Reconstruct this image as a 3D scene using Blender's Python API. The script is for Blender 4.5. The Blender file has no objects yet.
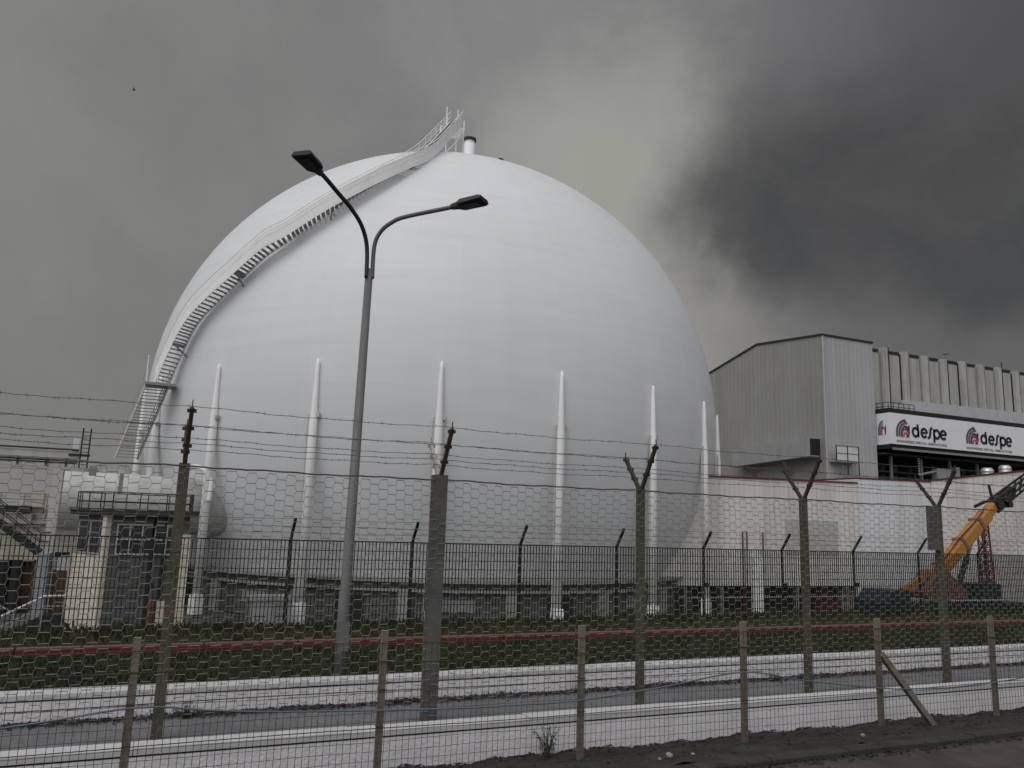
import bpy, math, random
from math import sin, cos, pi, radians, sqrt, hypot, atan2
from mathutils import Vector, Matrix
random.seed(7)
S = bpy.context.scene
COL = S.collection

# ------------------------------------------------------------------ camera
H = 2.36
YAW, PITCH, ROLL = radians(23.57), radians(9.953), radians(1.910)
fw = Vector((cos(PITCH)*sin(YAW), cos(PITCH)*cos(YAW), sin(PITCH)))
rt = Vector((cos(YAW), -sin(YAW), 0)); up = rt.cross(fw)
R = cos(ROLL)*rt + sin(ROLL)*up; U = -sin(ROLL)*rt + cos(ROLL)*up
cd = bpy.data.cameras.new('camera'); cam = bpy.data.objects.new('camera', cd); COL.objects.link(cam)
M = Matrix((R, U, -fw)).transposed().to_4x4(); M.translation = Vector((0, 0, H)); cam.matrix_world = M
cd.sensor_fit = 'HORIZONTAL'; cd.sensor_width = 36; cd.lens = 785.4/1024*36
cd.clip_start = .1; cd.clip_end = 6000
S.camera = cam
S.view_settings.view_transform = 'Standard'; S.view_settings.look = 'None'
S.view_settings.exposure = 0; S.view_settings.gamma = 1

# ------------------------------------------------------------------ sky (heavy overcast) and a very soft sun
SUN_EL, SUN_AZ = radians(52), radians(232)       # azimuth clockwise from +Y
W = bpy.data.worlds.new('World'); S.world = W; W.use_nodes = True
nt = W.node_tree; N = nt.nodes; LK = nt.links; N.clear()
def nd(t, **k):
    n = N.new(t)
    for a, b in k.items(): setattr(n, a, b)
    return n
def wmath(op, a, b=None, clamp=False):
    n = nd('ShaderNodeMath', operation=op, use_clamp=clamp)
    for i, v in enumerate((a, b)):
        if v is None: continue
        if hasattr(v, 'links'): LK.new(v, n.inputs[i])
        else: n.inputs[i].default_value = v
    return n.outputs[0]
def wdot(vec, d):
    n = nd('ShaderNodeVectorMath', operation='DOT_PRODUCT'); LK.new(vec, n.inputs[0]); n.inputs[1].default_value = d
    return n.outputs['Value']
def wmap(v, a, b, c, d, smooth=True):
    n = nd('ShaderNodeMapRange', interpolation_type='SMOOTHSTEP' if smooth else 'LINEAR')
    LK.new(v, n.inputs[0])
    for i, x in enumerate((a, b, c, d)): n.inputs[1+i].default_value = x
    return n.outputs[0]
def wnoise(vec, scale, detail, rough, dist=0):
    n = nd('ShaderNodeTexNoise'); LK.new(vec, n.inputs['Vector'])
    n.inputs['Scale'].default_value = scale; n.inputs['Detail'].default_value = detail
    n.inputs['Roughness'].default_value = rough; n.inputs['Distortion'].default_value = dist
    return n
def wmix(f, a, b, blend='MIX'):
    n = nd('ShaderNodeMix', data_type='RGBA', blend_type=blend)
    if hasattr(f, 'links'): LK.new(f, n.inputs[0])
    else: n.inputs[0].default_value = f
    for i, v in ((6, a), (7, b)):
        if hasattr(v, 'links'): LK.new(v, n.inputs[i])
        else: n.inputs[i].default_value = (*v, 1)
    return n.outputs[2]
tc = nd('ShaderNodeTexCoord'); D0 = tc.outputs['Generated']
warp = wnoise(D0, 3.2, 7, .62)
wv = nd('ShaderNodeVectorMath', operation='SCALE'); LK.new(warp.outputs['Color'], wv.inputs[0]); wv.inputs['Scale'].default_value = .30
wa = nd('ShaderNodeVectorMath', operation='ADD'); LK.new(D0, wa.inputs[0]); LK.new(wv.outputs[0], wa.inputs[1])
wsb = nd('ShaderNodeVectorMath', operation='SUBTRACT'); LK.new(wa.outputs[0], wsb.inputs[0]); wsb.inputs[1].default_value = (.15, .15, .15)
wn = nd('ShaderNodeVectorMath', operation='NORMALIZE'); LK.new(wsb.outputs[0], wn.inputs[0]); DW = wn.outputs[0]
nA = wnoise(DW, 2.2, 6, .55, .3).outputs[0]
nB = wnoise(DW, 6.0, 7, .6, .2).outputs[0]
base = wmix(wmap(nA, .35, .68, 0, 1), (.165, .165, .168), (.25, .25, .248))
base = wmix(wmath('MULTIPLY', wmap(nB, .42, .7, 0, 1), .25), base, (.25, .245, .23))
lowl = wmath('MULTIPLY', wmap(wdot(D0, (-.123, .967, .224)), .86, .995, 0, 1), .45)
base = wmix(lowl, base, (.225, .217, .20))
wv2 = nd('ShaderNodeVectorMath', operation='SCALE'); LK.new(wnoise(D0, 5.5, 8, .6).outputs['Color'], wv2.inputs[0]); wv2.inputs['Scale'].default_value = .17
wa2 = nd('ShaderNodeVectorMath', operation='ADD'); LK.new(D0, wa2.inputs[0]); LK.new(wv2.outputs[0], wa2.inputs[1])
ws2 = nd('ShaderNodeVectorMath', operation='SUBTRACT'); LK.new(wa2.outputs[0], ws2.inputs[0]); ws2.inputs[1].default_value = (.085, .085, .085)
wn2 = nd('ShaderNodeVectorMath', operation='NORMALIZE'); LK.new(ws2.outputs[0], wn2.inputs[0]); DV = wn2.outputs[0]
sx = nd('ShaderNodeSeparateXYZ'); LK.new(DV, sx.inputs[0])
az = wmath('MULTIPLY', wmath('ARCTAN2', sx.outputs[0], sx.outputs[1]), 57.2958)
el = wmath('MULTIPLY', wmath('ARCSINE', sx.outputs[2]), 57.2958)
# pale break in the cloud left of the dark shelf
brt = wmap(wdot(DV, (.478, .784, .396)), .974, .999, 0, 1)
base = wmix(wmath('MULTIPLY', brt, .8), base, (.375, .37, .33))
# the dark shelf: ragged left edge, sagging lower edge, fading upwards
edge = wmath('ADD', wmath('MULTIPLY', wmath('ABSOLUTE', wmath('SUBTRACT', el, 22)), .55), 30.6)
right = wmap(wmath('SUBTRACT', az, edge), -1.2, 8.5, 0, 1)
low = wmath('SUBTRACT', 18.2, wmath('MULTIPLY', wmath('SUBTRACT', az, 37), .26))
above = wmap(wmath('SUBTRACT', el, low), -2.6, 2.4, 0, 1)
back = wmap(az, 75, 110, 1, 0)
deck = wmath('MULTIPLY', wmap(az, 33, 52, 0, 1), back)
base = wmix(deck, base, (.122, .119, .117))
low_glow = wmath('MULTIPLY', wmap(az, 33.5, 47, 1, 0), wmap(el, 14, 21, 1, 0))
base = wmix(wmath('MULTIPLY', low_glow, wmap(az, 30, 36, 0, .9)), base, (.285, .27, .235))
up = wmap(el, 23, 33, 0, 1)
shelf = wmath('MULTIPLY', wmath('MULTIPLY', right, above), wmath('MULTIPLY', back, .9))
core = wmix(wmap(nB, .3, .72, 0, 1), (.052, .052, .052), (.078, .077, .075))
base = wmix(shelf, base, wmix(up, core, wmix(wmap(az, 42, 60, 0, 1), (.155, .150, .155), (.085, .083, .09))))
# thinner cloud overhead and behind the viewer: most of the daylight comes from there
bk = wmap(wdot(D0, (-.36, -.46, .81)), .12, .90, 0, 1)
base = wmix(bk, base, wmix(nA, (.74, .75, .78), (.98, .98, 1.0)))
gr = wmap(wdot(D0, (0, 0, 1)), -.06, .0, 0, 1)
base = wmix(gr, (.05, .05, .048), base)
sky = nd('ShaderNodeTexSky', sky_type='NISHITA'); sky.sun_disc = False; sky.sun_elevation = SUN_EL; sky.sun_rotation = SUN_AZ
bgS = nd('ShaderNodeBackground'); LK.new(sky.outputs[0], bgS.inputs[0]); bgS.inputs[1].default_value = .05
bgC = nd('ShaderNodeBackground'); LK.new(base, bgC.inputs[0]); bgC.inputs[1].default_value = 1
ms = nd('ShaderNodeMixShader'); ms.inputs[0].default_value = .96
LK.new(bgS.outputs[0], ms.inputs[1]); LK.new(bgC.outputs[0], ms.inputs[2])
wo = nd('ShaderNodeOutputWorld'); LK.new(ms.outputs[0], wo.inputs[0])

sl = bpy.data.lights.new('sun', 'SUN'); sl.energy = .85; sl.angle = radians(40); sl.color = (1, .98, .95)
so = bpy.data.objects.new('sun', sl); COL.objects.link(so)
sd = Vector((sin(SUN_AZ)*cos(SUN_EL), cos(SUN_AZ)*cos(SUN_EL), sin(SUN_EL)))
so.rotation_euler = sd.to_track_quat('Z', 'Y').to_euler()

# ------------------------------------------------------------------ materials
def mat(name, col, rough=.8, var=.18, scale=2.0, metal=0, stain=None, sstain=(1, 1, .12), sscale=1.2, samt=.5, bump=0, bscale=40):
    m = bpy.data.materials.new(name); m.use_nodes = True
    t = m.node_tree; n = t.nodes; l = t.links
    b = n['Principled BSDF']; b.inputs['Roughness'].default_value = rough; b.inputs['Metallic'].default_value = metal
    b.inputs['Specular IOR Level'].default_value = .35
    tc = n.new('ShaderNodeTexCoord')
    no = n.new('ShaderNodeTexNoise'); no.inputs['Scale'].default_value = scale; no.inputs['Detail'].default_value = 8; no.inputs['Roughness'].default_value = .65
    l.new(tc.outputs['Object'], no.inputs['Vector'])
    mx = n.new('ShaderNodeMix'); mx.data_type = 'RGBA'
    mr = n.new('ShaderNodeMapRange'); mr.inputs[1].default_value = .3; mr.inputs[2].default_value = .7
    l.new(no.outputs[0], mr.inputs[0]); l.new(mr.outputs[0], mx.inputs[0])
    mx.inputs[6].default_value = (*[c*(1-var) for c in col], 1); mx.inputs[7].default_value = (*[min(.95, c*(1+var)) for c in col], 1)
    out = mx.outputs[2]
    if stain:
        mp = n.new('ShaderNodeMapping'); mp.inputs['Scale'].default_value = sstain; l.new(tc.outputs['Object'], mp.inputs[0])
        n2 = n.new('ShaderNodeTexNoise'); n2.inputs['Scale'].default_value = sscale; n2.inputs['Detail'].default_value = 9; n2.inputs['Roughness'].default_value = .7
        l.new(mp.outputs[0], n2.inputs['Vector'])
        r2 = n.new('ShaderNodeMapRange'); r2.inputs[1].default_value = .48; r2.inputs[2].default_value = .72; r2.inputs[4].default_value = samt
        l.new(n2.outputs[0], r2.inputs[0])
        m2 = n.new('ShaderNodeMix'); m2.data_type = 'RGBA'; l.new(r2.outputs[0], m2.inputs[0]); l.new(out, m2.inputs[6]); m2.inputs[7].default_value = (*stain, 1)
        out = m2.outputs[2]
    l.new(out, b.inputs['Base Color'])
    if bump:
        n3 = n.new('ShaderNodeTexNoise'); n3.inputs['Scale'].default_value = bscale; n3.inputs['Detail'].default_value = 6
        l.new(tc.outputs['Object'], n3.inputs['Vector'])
        bp = n.new('ShaderNodeBump'); bp.inputs['Strength'].default_value = bump; bp.inputs['Distance'].default_value = .03
        l.new(n3.outputs[0], bp.inputs['Height']); l.new(bp.outputs[0], b.inputs['Normal'])
    return m
def cladmat(name, col, axis, pitch, rough=.55, seamc=.75, panel=None, stain=(.2, .18, .15), samt=.35):
    """ribbed sheet cladding: vertical ribs by bump along one axis, panel seams, run-off stains"""
    m = mat(name, col, rough, .06, .25, 0, stain, (.5, .5, .04), .9, samt)
    t = m.node_tree; n = t.nodes; l = t.links; b = n['Principled BSDF']
    tc = n.new('ShaderNodeTexCoord'); sp = n.new('ShaderNodeSeparateXYZ'); l.new(tc.outputs['Object'], sp.inputs[0])
    mu = n.new('ShaderNodeMath'); mu.operation = 'MULTIPLY'; l.new(sp.outputs[axis], mu.inputs[0]); mu.inputs[1].default_value = 2*pi/pitch
    sn = n.new('ShaderNodeMath'); sn.operation = 'SINE'; l.new(mu.outputs[0], sn.inputs[0])
    bp = n.new('ShaderNodeBump'); bp.inputs['Strength'].default_value = .28; bp.inputs['Distance'].default_value = .05
    l.new(sn.outputs[0], bp.inputs['Height']); l.new(bp.outputs[0], b.inputs['Normal'])
    if panel:
        cb = n.new('ShaderNodeCombineXYZ'); l.new(sp.outputs[axis], cb.inputs[0]); l.new(sp.outputs['Z'], cb.inputs[1])
        br = n.new('ShaderNodeTexBrick'); l.new(cb.outputs[0], br.inputs['Vector']); br.offset = 0
        br.inputs['Color1'].default_value = (1, 1, 1, 1); br.inputs['Color2'].default_value = (.93, .93, .93, 1); br.inputs['Mortar'].default_value = (seamc, seamc, seamc, 1)
        br.inputs['Scale'].default_value = 1; br.inputs['Brick Width'].default_value = panel[0]; br.inputs['Row Height'].default_value = panel[1]; br.inputs['Mortar Size'].default_value = .035
        src = b.inputs['Base Color'].links[0].from_socket
        mm = n.new('ShaderNodeMix'); mm.data_type = 'RGBA'; mm.blend_type = 'MULTIPLY'; mm.inputs[0].default_value = 1
        l.new(src, mm.inputs[6]); l.new(br.outputs[0], mm.inputs[7]); l.new(mm.outputs[2], b.inputs['Base Color'])
    return m
def spheremat():
    m = mat('shell_paint', (.70, .71, .725), .5, .02, .15)
    t = m.node_tree; n = t.nodes; l = t.links; b = n['Principled BSDF']
    uv = n.new('ShaderNodeUVMap')
    br = n.new('ShaderNodeTexBrick'); l.new(uv.outputs[0], br.inputs['Vector'])
    br.inputs['Color1'].default_value = (1, 1, 1, 1); br.inputs['Color2'].default_value = (.972, .976, .982, 1); br.inputs['Mortar'].default_value = (.955, .955, .955, 1)
    br.inputs['Scale'].default_value = 1; br.inputs['Brick Width'].default_value = 6.4; br.inputs['Row Height'].default_value = 2.6; br.inputs['Mortar Size'].default_value = .03; br.inputs['Mortar Smooth'].default_value = .6
    mp = n.new('ShaderNodeMapping'); mp.inputs['Scale'].default_value = (.08, .9, 1); l.new(uv.outputs[0], mp.inputs[0])
    no = n.new('ShaderNodeTexNoise'); no.inputs['Scale'].default_value = 1.6; no.inputs['Detail'].default_value = 7; l.new(mp.outputs[0], no.inputs['Vector'])
    mp2 = n.new('ShaderNodeMapping'); mp2.inputs['Scale'].default_value = (.8, .05, 1); l.new(uv.outputs[0], mp2.inputs[0])
    no2 = n.new('ShaderNodeTexNoise'); no2.inputs['Scale'].default_value = 1.1; no2.inputs['Detail'].default_value = 7; l.new(mp2.outputs[0], no2.inputs['Vector'])
    r1 = n.new('ShaderNodeMapRange'); r1.inputs[1].default_value = .3; r1.inputs[2].default_value = .7; r1.inputs[3].default_value = .965; r1.inputs[4].default_value = 1.02; l.new(no.outputs[0], r1.inputs[0])
    r2 = n.new('ShaderNodeMapRange'); r2.inputs[1].default_value = .35; r2.inputs[2].default_value = .75; r2.inputs[3].default_value = 1.0; r2.inputs[4].default_value = .965; l.new(no2.outputs[0], r2.inputs[0])
    mm = n.new('ShaderNodeMath'); mm.operation = 'MULTIPLY'; l.new(r1.outputs[0], mm.inputs[0]); l.new(r2.outputs[0], mm.inputs[1])
    src = b.inputs['Base Color'].links[0].from_socket
    x1 = n.new('ShaderNodeMix'); x1.data_type = 'RGBA'; x1.blend_type = 'MULTIPLY'; x1.inputs[0].default_value = 1; l.new(src, x1.inputs[6]); l.new(br.outputs[0], x1.inputs[7])
    x2 = n.new('ShaderNodeVectorMath'); x2.operation = 'SCALE'; l.new(x1.outputs[2], x2.inputs[0]); l.new(mm.outputs[0], x2.inputs['Scale'])
    l.new(x2.outputs[0], b.inputs['Base Color'])
    return m
MT = dict(
    shell=spheremat(),
    white=mat('white_steel', (.88, .88, .88), .45, .05, .8, stain=(.45, .42, .38), samt=.2),
    offwhite=mat('offwhite_paint', (.5, .48, .44), .6, .1, .8, stain=(.25, .2, .16), samt=.4),
    grating=mat('grating_steel', (.25, .25, .25), .6, .1, 2),
    plinth=mat('weathered_concrete', (.12, .12, .105), .9, .2, .5, stain=(.07, .065, .05), samt=.6),
    ledge=mat('pale_concrete', (.30, .29, .265), .9, .15, .8, stain=(.1, .09, .07), samt=.5),
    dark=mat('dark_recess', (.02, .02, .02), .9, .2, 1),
    blackmetal=mat('black_metal', (.018, .018, .02), .5, .2, 4),
    hutwall=mat('grey_green_render', (.085, .09, .086), .9, .2, .9, stain=(.05, .045, .04), samt=.6),
    cream=mat('cream_render', (.55, .51, .43), .9, .1, .9, stain=(.25, .2, .14), samt=.5),
    roof_and_shade=mat('bitumen_and_shade', (.035, .033, .03), .9, .2, 2),
    glass=mat('dark_glass', (.035, .04, .042), .12, .2, .6),
    winframe=mat('window_frame', (.33, .32, .30), .5, .1, 2),
    asphalt=mat('asphalt', (.066, .056, .050), .9, .3, 3, stain=(.03, .026, .022), sstain=(1, .5, 1), sscale=.9, samt=.7, bump=.6, bscale=60),
    kerb=mat('kerb_stone', (.045, .039, .031), .95, .3, 4, stain=(.016, .017, .012), sstain=(1, 1, 1), sscale=3, samt=.8, bump=.5),
    dirt=mat('bare_earth', (.030, .026, .022), .98, .4, 3, stain=(.085, .072, .058), sstain=(.5, 1, 1), sscale=4, samt=.5, bump=.9, bscale=20),
    strip=mat('service_path', (.17, .17, .18), .9, .2, 2, stain=(.08, .08, .09), sstain=(.4, 1, 1), sscale=1.4, samt=.6, bump=.3),
    whitewall=mat('whitewashed_wall', (.76, .74, .76), .9, .08, 3, stain=(.46, .43, .42), sstain=(1.2, 1, .5), sscale=1.6, samt=.3, bump=.4, bscale=30),
    coping=mat('whitewashed_coping', (.53, .52, .53), .9, .08, 3, stain=(.38, .35, .33), sstain=(1, 1, 1), sscale=5, samt=.5),
    soil=mat('grass_soil', (.022, .028, .014), 1, .4, 2, stain=(.045, .035, .02), sstain=(1, 1, 1), sscale=1.5, samt=.6, bump=.8, bscale=8),
    plain=mat('plant_ground', (.09, .085, .075), .95, .25, .3),
    redkerb=mat('red_kerb', (.12, .017, .018), .8, .3, 3, stain=(.06, .03, .03), sstain=(1, 1, 1), sscale=4, samt=.6),
    pinkkerb=mat('faded_kerb_top', (.15, .085, .075), .9, .25, 3),
    concpost=mat('fence_concrete', (.185, .16, .13), .95, .25, 5, stain=(.06, .045, .03), sstain=(1, 1, .4), sscale=4, samt=.7, bump=.4),
    concgrey=mat('grey_concrete_post', (.098, .096, .092), .95, .2, 4, stain=(.07, .06, .05), sstain=(1, 1, .4), sscale=3, samt=.7, bump=.4),
    tallpost=mat('mossy_concrete_post', (.085, .08, .058), .95, .3, 4, stain=(.05, .05, .03), sstain=(1, 1, .3), sscale=3, samt=.7, bump=.4),
    rust=mat('rusty_wire', (.055, .04, .032), .8, .4, 6),
    galv=mat('galvanised_wire', (.19, .185, .165), .6, .3, 4),
    armrust=mat('rusty_arm', (.05, .036, .03), .8, .4, 8),
    armwhite=mat('pale_arm', (.32, .31, .28), .8, .3, 8),
    barb=mat('barbed_wire', (.085, .08, .078), .6, .3, 5),
    green3=mat('dark_green_fence', (.013, .018, .014), .7, .2, 3),
    hose=mat('blue_grey_cable', (.10, .135, .155), .5, .15, 2),
    lamppole=mat('galvanised_pole', (.135, .135, .135), .55, .12, 3, stain=(.08, .075, .07), samt=.4),
    lamparm=mat('dark_arm_paint', (.045, .045, .05), .5, .2, 4),
    lamphead=mat('lamp_housing', (.02, .02, .022), .45, .2, 4),
    lens=mat('lamp_glass', (.03, .03, .035), .15, .1, 4),
    cladA=cladmat('cream_cladding', (.72, .69, .66), 'X', .5, panel=(1.9, 1.1), seamc=.84),
    cladB=cladmat('pale_blue_cladding', (.68, .69, .72), 'X', .45),
    cladC=cladmat('ivory_cladding', (.74, .70, .65), 'Y', .5, panel=(.85, 1.2), seamc=.72),
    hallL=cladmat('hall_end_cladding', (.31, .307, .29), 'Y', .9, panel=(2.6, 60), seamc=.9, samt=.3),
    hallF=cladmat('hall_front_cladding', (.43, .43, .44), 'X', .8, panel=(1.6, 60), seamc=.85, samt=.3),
    trim=mat('dark_roof_trim', (.03, .03, .028), .7, .2, 1),
    redtrim=mat('dark_red_trim', (.12, .025, .03), .7, .2, 1),
    duct=mat('duct_sheet', (.33, .33, .34), .5, .1, .5, stain=(.15, .14, .13), samt=.4),
    precast=mat('precast_panel', (.42, .415, .385), .9, .1, .4, stain=(.13, .12, .10), sstain=(.8, .8, .06), sscale=1.1, samt=.6),
    fin=mat('precast_fin', (.46, .455, .43), .9, .12, .4, stain=(.15, .13, .11), sstain=(1, 1, .08), sscale=1.4, samt=.7),
    lilac=mat('pale_band', (.48, .48, .51), .7, .1, .6),
    banner=mat('banner_vinyl', (.78, .77, .80), .5, .04, .4),
    ink=mat('black_lettering', (.02, .02, .03), .6, .1, 2),
    inkgrey=mat('grey_lettering', (.09, .09, .10), .6, .1, 2),
    inkred=mat('red_lettering', (.30, .045, .08), .6, .1, 2),
    silver=mat('silver_tank', (.62, .62, .62), .35, .08, .6, metal=.5),
    panelwhite=mat('white_tarpaulin', (.62, .62, .63), .7, .08, .8),
    orange=mat('orange_boom_paint', (.44, .185, .03), .45, .12, 1.5, stain=(.14, .07, .03), sstain=(1, 1, 1), sscale=1.5, samt=.5),
    salmon=mat('faded_red_paint', (.20, .085, .06), .5, .15, 1.5),
    navy=mat('navy_truck_paint', (.016, .021, .04), .4, .15, 1),
    tyre=mat('tyre_rubber', (.015, .015, .015), .9, .1, 5),
    steel=mat('grey_steel', (.24, .24, .24), .5, .15, 1, stain=(.12, .1, .08), samt=.3),
    redmast=mat('red_mast_paint', (.15, .022, .032), .5, .2, 2),
    brown=mat('rusty_door', (.12, .06, .035), .8, .35, 1.2),
    bluegrey=mat('blue_grey_paint', (.30, .31, .34), .6, .12, 1),
    dullwhite=mat('dull_white_paint', (.50, .50, .48), .65, .1, .4, stain=(.24, .22, .19), sstain=(1, 1, 1), sscale=.9, samt=.6),
    patchgrey=mat('patched_sheet', (.44, .43, .42), .6, .08, .8),
    stone=mat('pale_stone', (.24, .225, .21), .9, .2, 8),
    blade=mat('grass_blade', (.024, .036, .012), .8, .5, .8, stain=(.045, .036, .017), sstain=(1, 1, 1), sscale=.7, samt=.7),
    dryblade=mat('dry_grass', (.058, .052, .022), .9, .4, 1.0, stain=(.035, .05, .018), sstain=(1, 1, 1), sscale=.7, samt=.8),
    weed=mat('weed_leaf', (.035, .045, .02), .8, .4, 4),
    litter=mat('dead_leaves', (.035, .026, .028), .95, .5, 3),
)

# ------------------------------------------------------------------ mesh helpers
class MB:
    def __init__(s): s.v = []; s.f = []
    def box(s, x0, x1, y0, y1, z0, z1):
        b = len(s.v)
        s.v += [(x0,y0,z0),(x1,y0,z0),(x1,y1,z0),(x0,y1,z0),(x0,y0,z1),(x1,y0,z1),(x1,y1,z1),(x0,y1,z1)]
        s.f += [tuple(b+i for i in q) for q in ((0,3,2,1),(4,5,6,7),(0,1,5,4),(1,2,6,5),(2,3,7,6),(3,0,4,7))]
        return s
    def obox(s, c, ax, ay, az):
        c = Vector(c); b = len(s.v); ax, ay, az = Vector(ax), Vector(ay), Vector(az)
        for k in (-1, 1):
            for i, j in ((-1,-1),(1,-1),(1,1),(-1,1)): s.v.append(tuple(c+ax*i+ay*j+az*k))
        s.f += [tuple(b+i for i in q) for q in ((0,3,2,1),(4,5,6,7),(0,1,5,4),(1,2,6,5),(2,3,7,6),(3,0,4,7))]
        return s
    def bar(s, p0, p1, w, h, upv=(0,0,1)):
        p0, p1 = Vector(p0), Vector(p1); d = p1-p0; L = d.length; d.normalize()
        u = Vector(upv)
        if abs(d.dot(u)) > .98: u = Vector((1,0,0))
        a = d.cross(u).normalized(); u = a.cross(d)
        return s.obox((p0+p1)/2, d*L/2, a*w/2, u*h/2)
    def path(s, pts, r, n=8, cap=True):
        pts = [Vector(p) for p in pts]; rr = r if isinstance(r, (list, tuple)) else [r]*len(pts)
        b = len(s.v); prev = None
        for i, p in enumerate(pts):
            t = (pts[min(i+1, len(pts)-1)]-pts[max(i-1, 0)]).normalized()
            if prev is None:
                u = Vector((0,0,1)) if abs(t.z) < .9 else Vector((1,0,0))
                a = t.cross(u).normalized()
            else: a = (prev - t*prev.dot(t)).normalized()
            prev = a; c = t.cross(a)
            for k in range(n):
                an = 2*pi*k/n; s.v.append(tuple(p + (a*cos(an)+c*sin(an))*rr[i]))
        for i in range(len(pts)-1):
            for k in range(n):
                k2 = (k+1) % n
                s.f.append((b+i*n+k, b+i*n+k2, b+(i+1)*n+k2, b+(i+1)*n+k))
        if cap:
            s.f.append(tuple(b+k for k in range(n))[::-1]); s.f.append(tuple(b+(len(pts)-1)*n+k for k in range(n)))
        return s
    def prism(s, poly, fn, a, b_):
        """poly of 2-D points, fn(u,v,w)->xyz, extruded from w=a to w=b_"""
        b = len(s.v); n = len(poly)
        s.v += [fn(u, v, a) for u, v in poly] + [fn(u, v, b_) for u, v in poly]
        s.f.append(tuple(b+i for i in range(n))[::-1]); s.f.append(tuple(b+n+i for i in range(n)))
        for i in range(n): s.f.append((b+i, b+(i+1) % n, b+n+(i+1) % n, b+n+i))
        return s
    def ribbon(s, pts, w, y0, y1):
        """flat stroke in an XZ plane, y0..y1 thick"""
        P = [Vector(p) for p in pts]; Lf = []; Rt = []
        for i, p in enumerate(P):
            t = (P[min(i+1, len(P)-1)]-P[max(i-1, 0)]).normalized(); nrm = Vector((-t.y, t.x))*w/2
            Lf.append(p+nrm); Rt.append(p-nrm)
        for i in range(len(P)-1):
            q = [Lf[i], Lf[i+1], Rt[i+1], Rt[i]]
            s.prism([tuple(v) for v in q], lambda u, v, ww: (u, ww, v), y0, y1)
        return s
    def build(s, name, m, parent=None, smooth=False):
        me = bpy.data.meshes.new(name); o = bpy.data.objects.new(name, me); COL.objects.link(o)
        off = Vector((0,0,0))
        if parent is not None:
            o.parent = parent; off = Vector(parent.get('_b', (0,0,0)))
        me.from_pydata([(x-off[0], y-off[1], z-off[2]) for x, y, z in s.v], [], s.f)
        if smooth:
            for p in me.polygons: p.use_smooth = True
        me.materials.append(MT[m] if isinstance(m, str) else m); me.update()
        o['_b'] = tuple(off)
        return o
def tag(o, label=None, cat=None, group=None, kind=None):
    for k, v in (('label', label), ('category', cat), ('group', group), ('kind', kind)):
        if v: o[k] = v
    return o
def thing(name, loc, label, cat, group=None):
    o = bpy.data.objects.new(name, None); COL.objects.link(o); o.location = loc; o['_b'] = tuple(loc); o.empty_display_size = .3
    return tag(o, label, cat, group)
def shift(o, d, parent=None):
    """copy a part (and its sub-parts) moved by d"""
    c = o.copy(); COL.objects.link(c); c.parent = parent or o.parent; c.location = Vector(o.location)+Vector(d)
    for k in list(o.children):
        g = k.copy(); COL.objects.link(g); g.parent = c
    return c
def struct(name, mb, m, smooth=False): return tag(mb.build(name, m, None, smooth), kind='structure')

# ------------------------------------------------------------------ the ground
G = -3.9                                           # level of the plant yard
X0, X1 = -60, 160
g = MB(); g.v = [(-2500,-2500,G-.05),(2500,-2500,G-.05),(2500,2500,G-.05),(-2500,2500,G-.05)]; g.f = [(0,1,2,3)]
struct('ground', g, 'plain')
g = MB().box(X0, X1, -40, 6.72, -1, 0); struct('road', g, 'asphalt')
# kerb of separate worn stones
g = MB(); x = -12.0
while x < 40:
    L = .9+random.random()*.25; t = .055+random.random()*.02
    g.prism([(6.72,-.3),(6.735,t-.02),(6.765,t),(6.90,t-.01),(6.91,-.3)], lambda u, v, w: (w, u, v), x, x+L-.012); x += L
struct('kerb', g, 'kerb')
# earth verge under the low fence, uneven
def sheet(xs, ys, fz):
    m = MB(); nx = len(xs)
    m.v = [(x, y, fz(x, y)) for y in ys for x in xs]
    m.f = [(j*nx+i, j*nx+i+1, (j+1)*nx+i+1, (j+1)*nx+i) for j in range(len(ys)-1) for i in range(nx-1)]
    return m
def fr(a, b, n): return [a+(b-a)*i/n for i in range(n+1)]
def bumps(x, y): return .014*sin(x*2.3+y*5)+.012*sin(x*5.7-y*3.1)+.010*sin(x*13+y*9)+.006*sin(x*31-y*23)
g = sheet(fr(-12, 40, 520), fr(6.9, 8.45, 26), lambda x, y: .035-.22*max(0,y-7.1)/1.3+bumps(x, y)); struct('verge', g, 'dirt', True)
g = MB().box(X0, X1, 8.5, 10.95, -1, -.1); struct('service_path', g, 'strip')
g = sheet(fr(-20, 70, 180), fr(11.1, 16.02, 16), lambda x, y: -.10-.02*(y-11)+bumps(x, y)*.8); struct('grass_bank', g, 'soil', True)
g = sheet(fr(-60, 160, 440), [16.16+.5*i for i in range(8)]+[20.5, 22, 24, 27, 29], lambda x, y: (-.16 if y < 19 else -.16-(y-19)*.45)+bumps(x, y)*.9); struct('slope', g, 'soil', True)
g = MB(); x = -20
while x < 80:
    L = 1.0; g.box(x, x+L-.015, 16.0, 16.17, -.6, -.05+random.uniform(-.008, .008)); x += L
rk = struct('edging', g, 'redkerb')
g = MB()
x = -20
while x < 80: g.box(x+.01, x+.975, 16.02, 16.16, -.06, -.025); x += 1.0
o = g.build('edging_cap', 'pinkkerb', rk)

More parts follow.
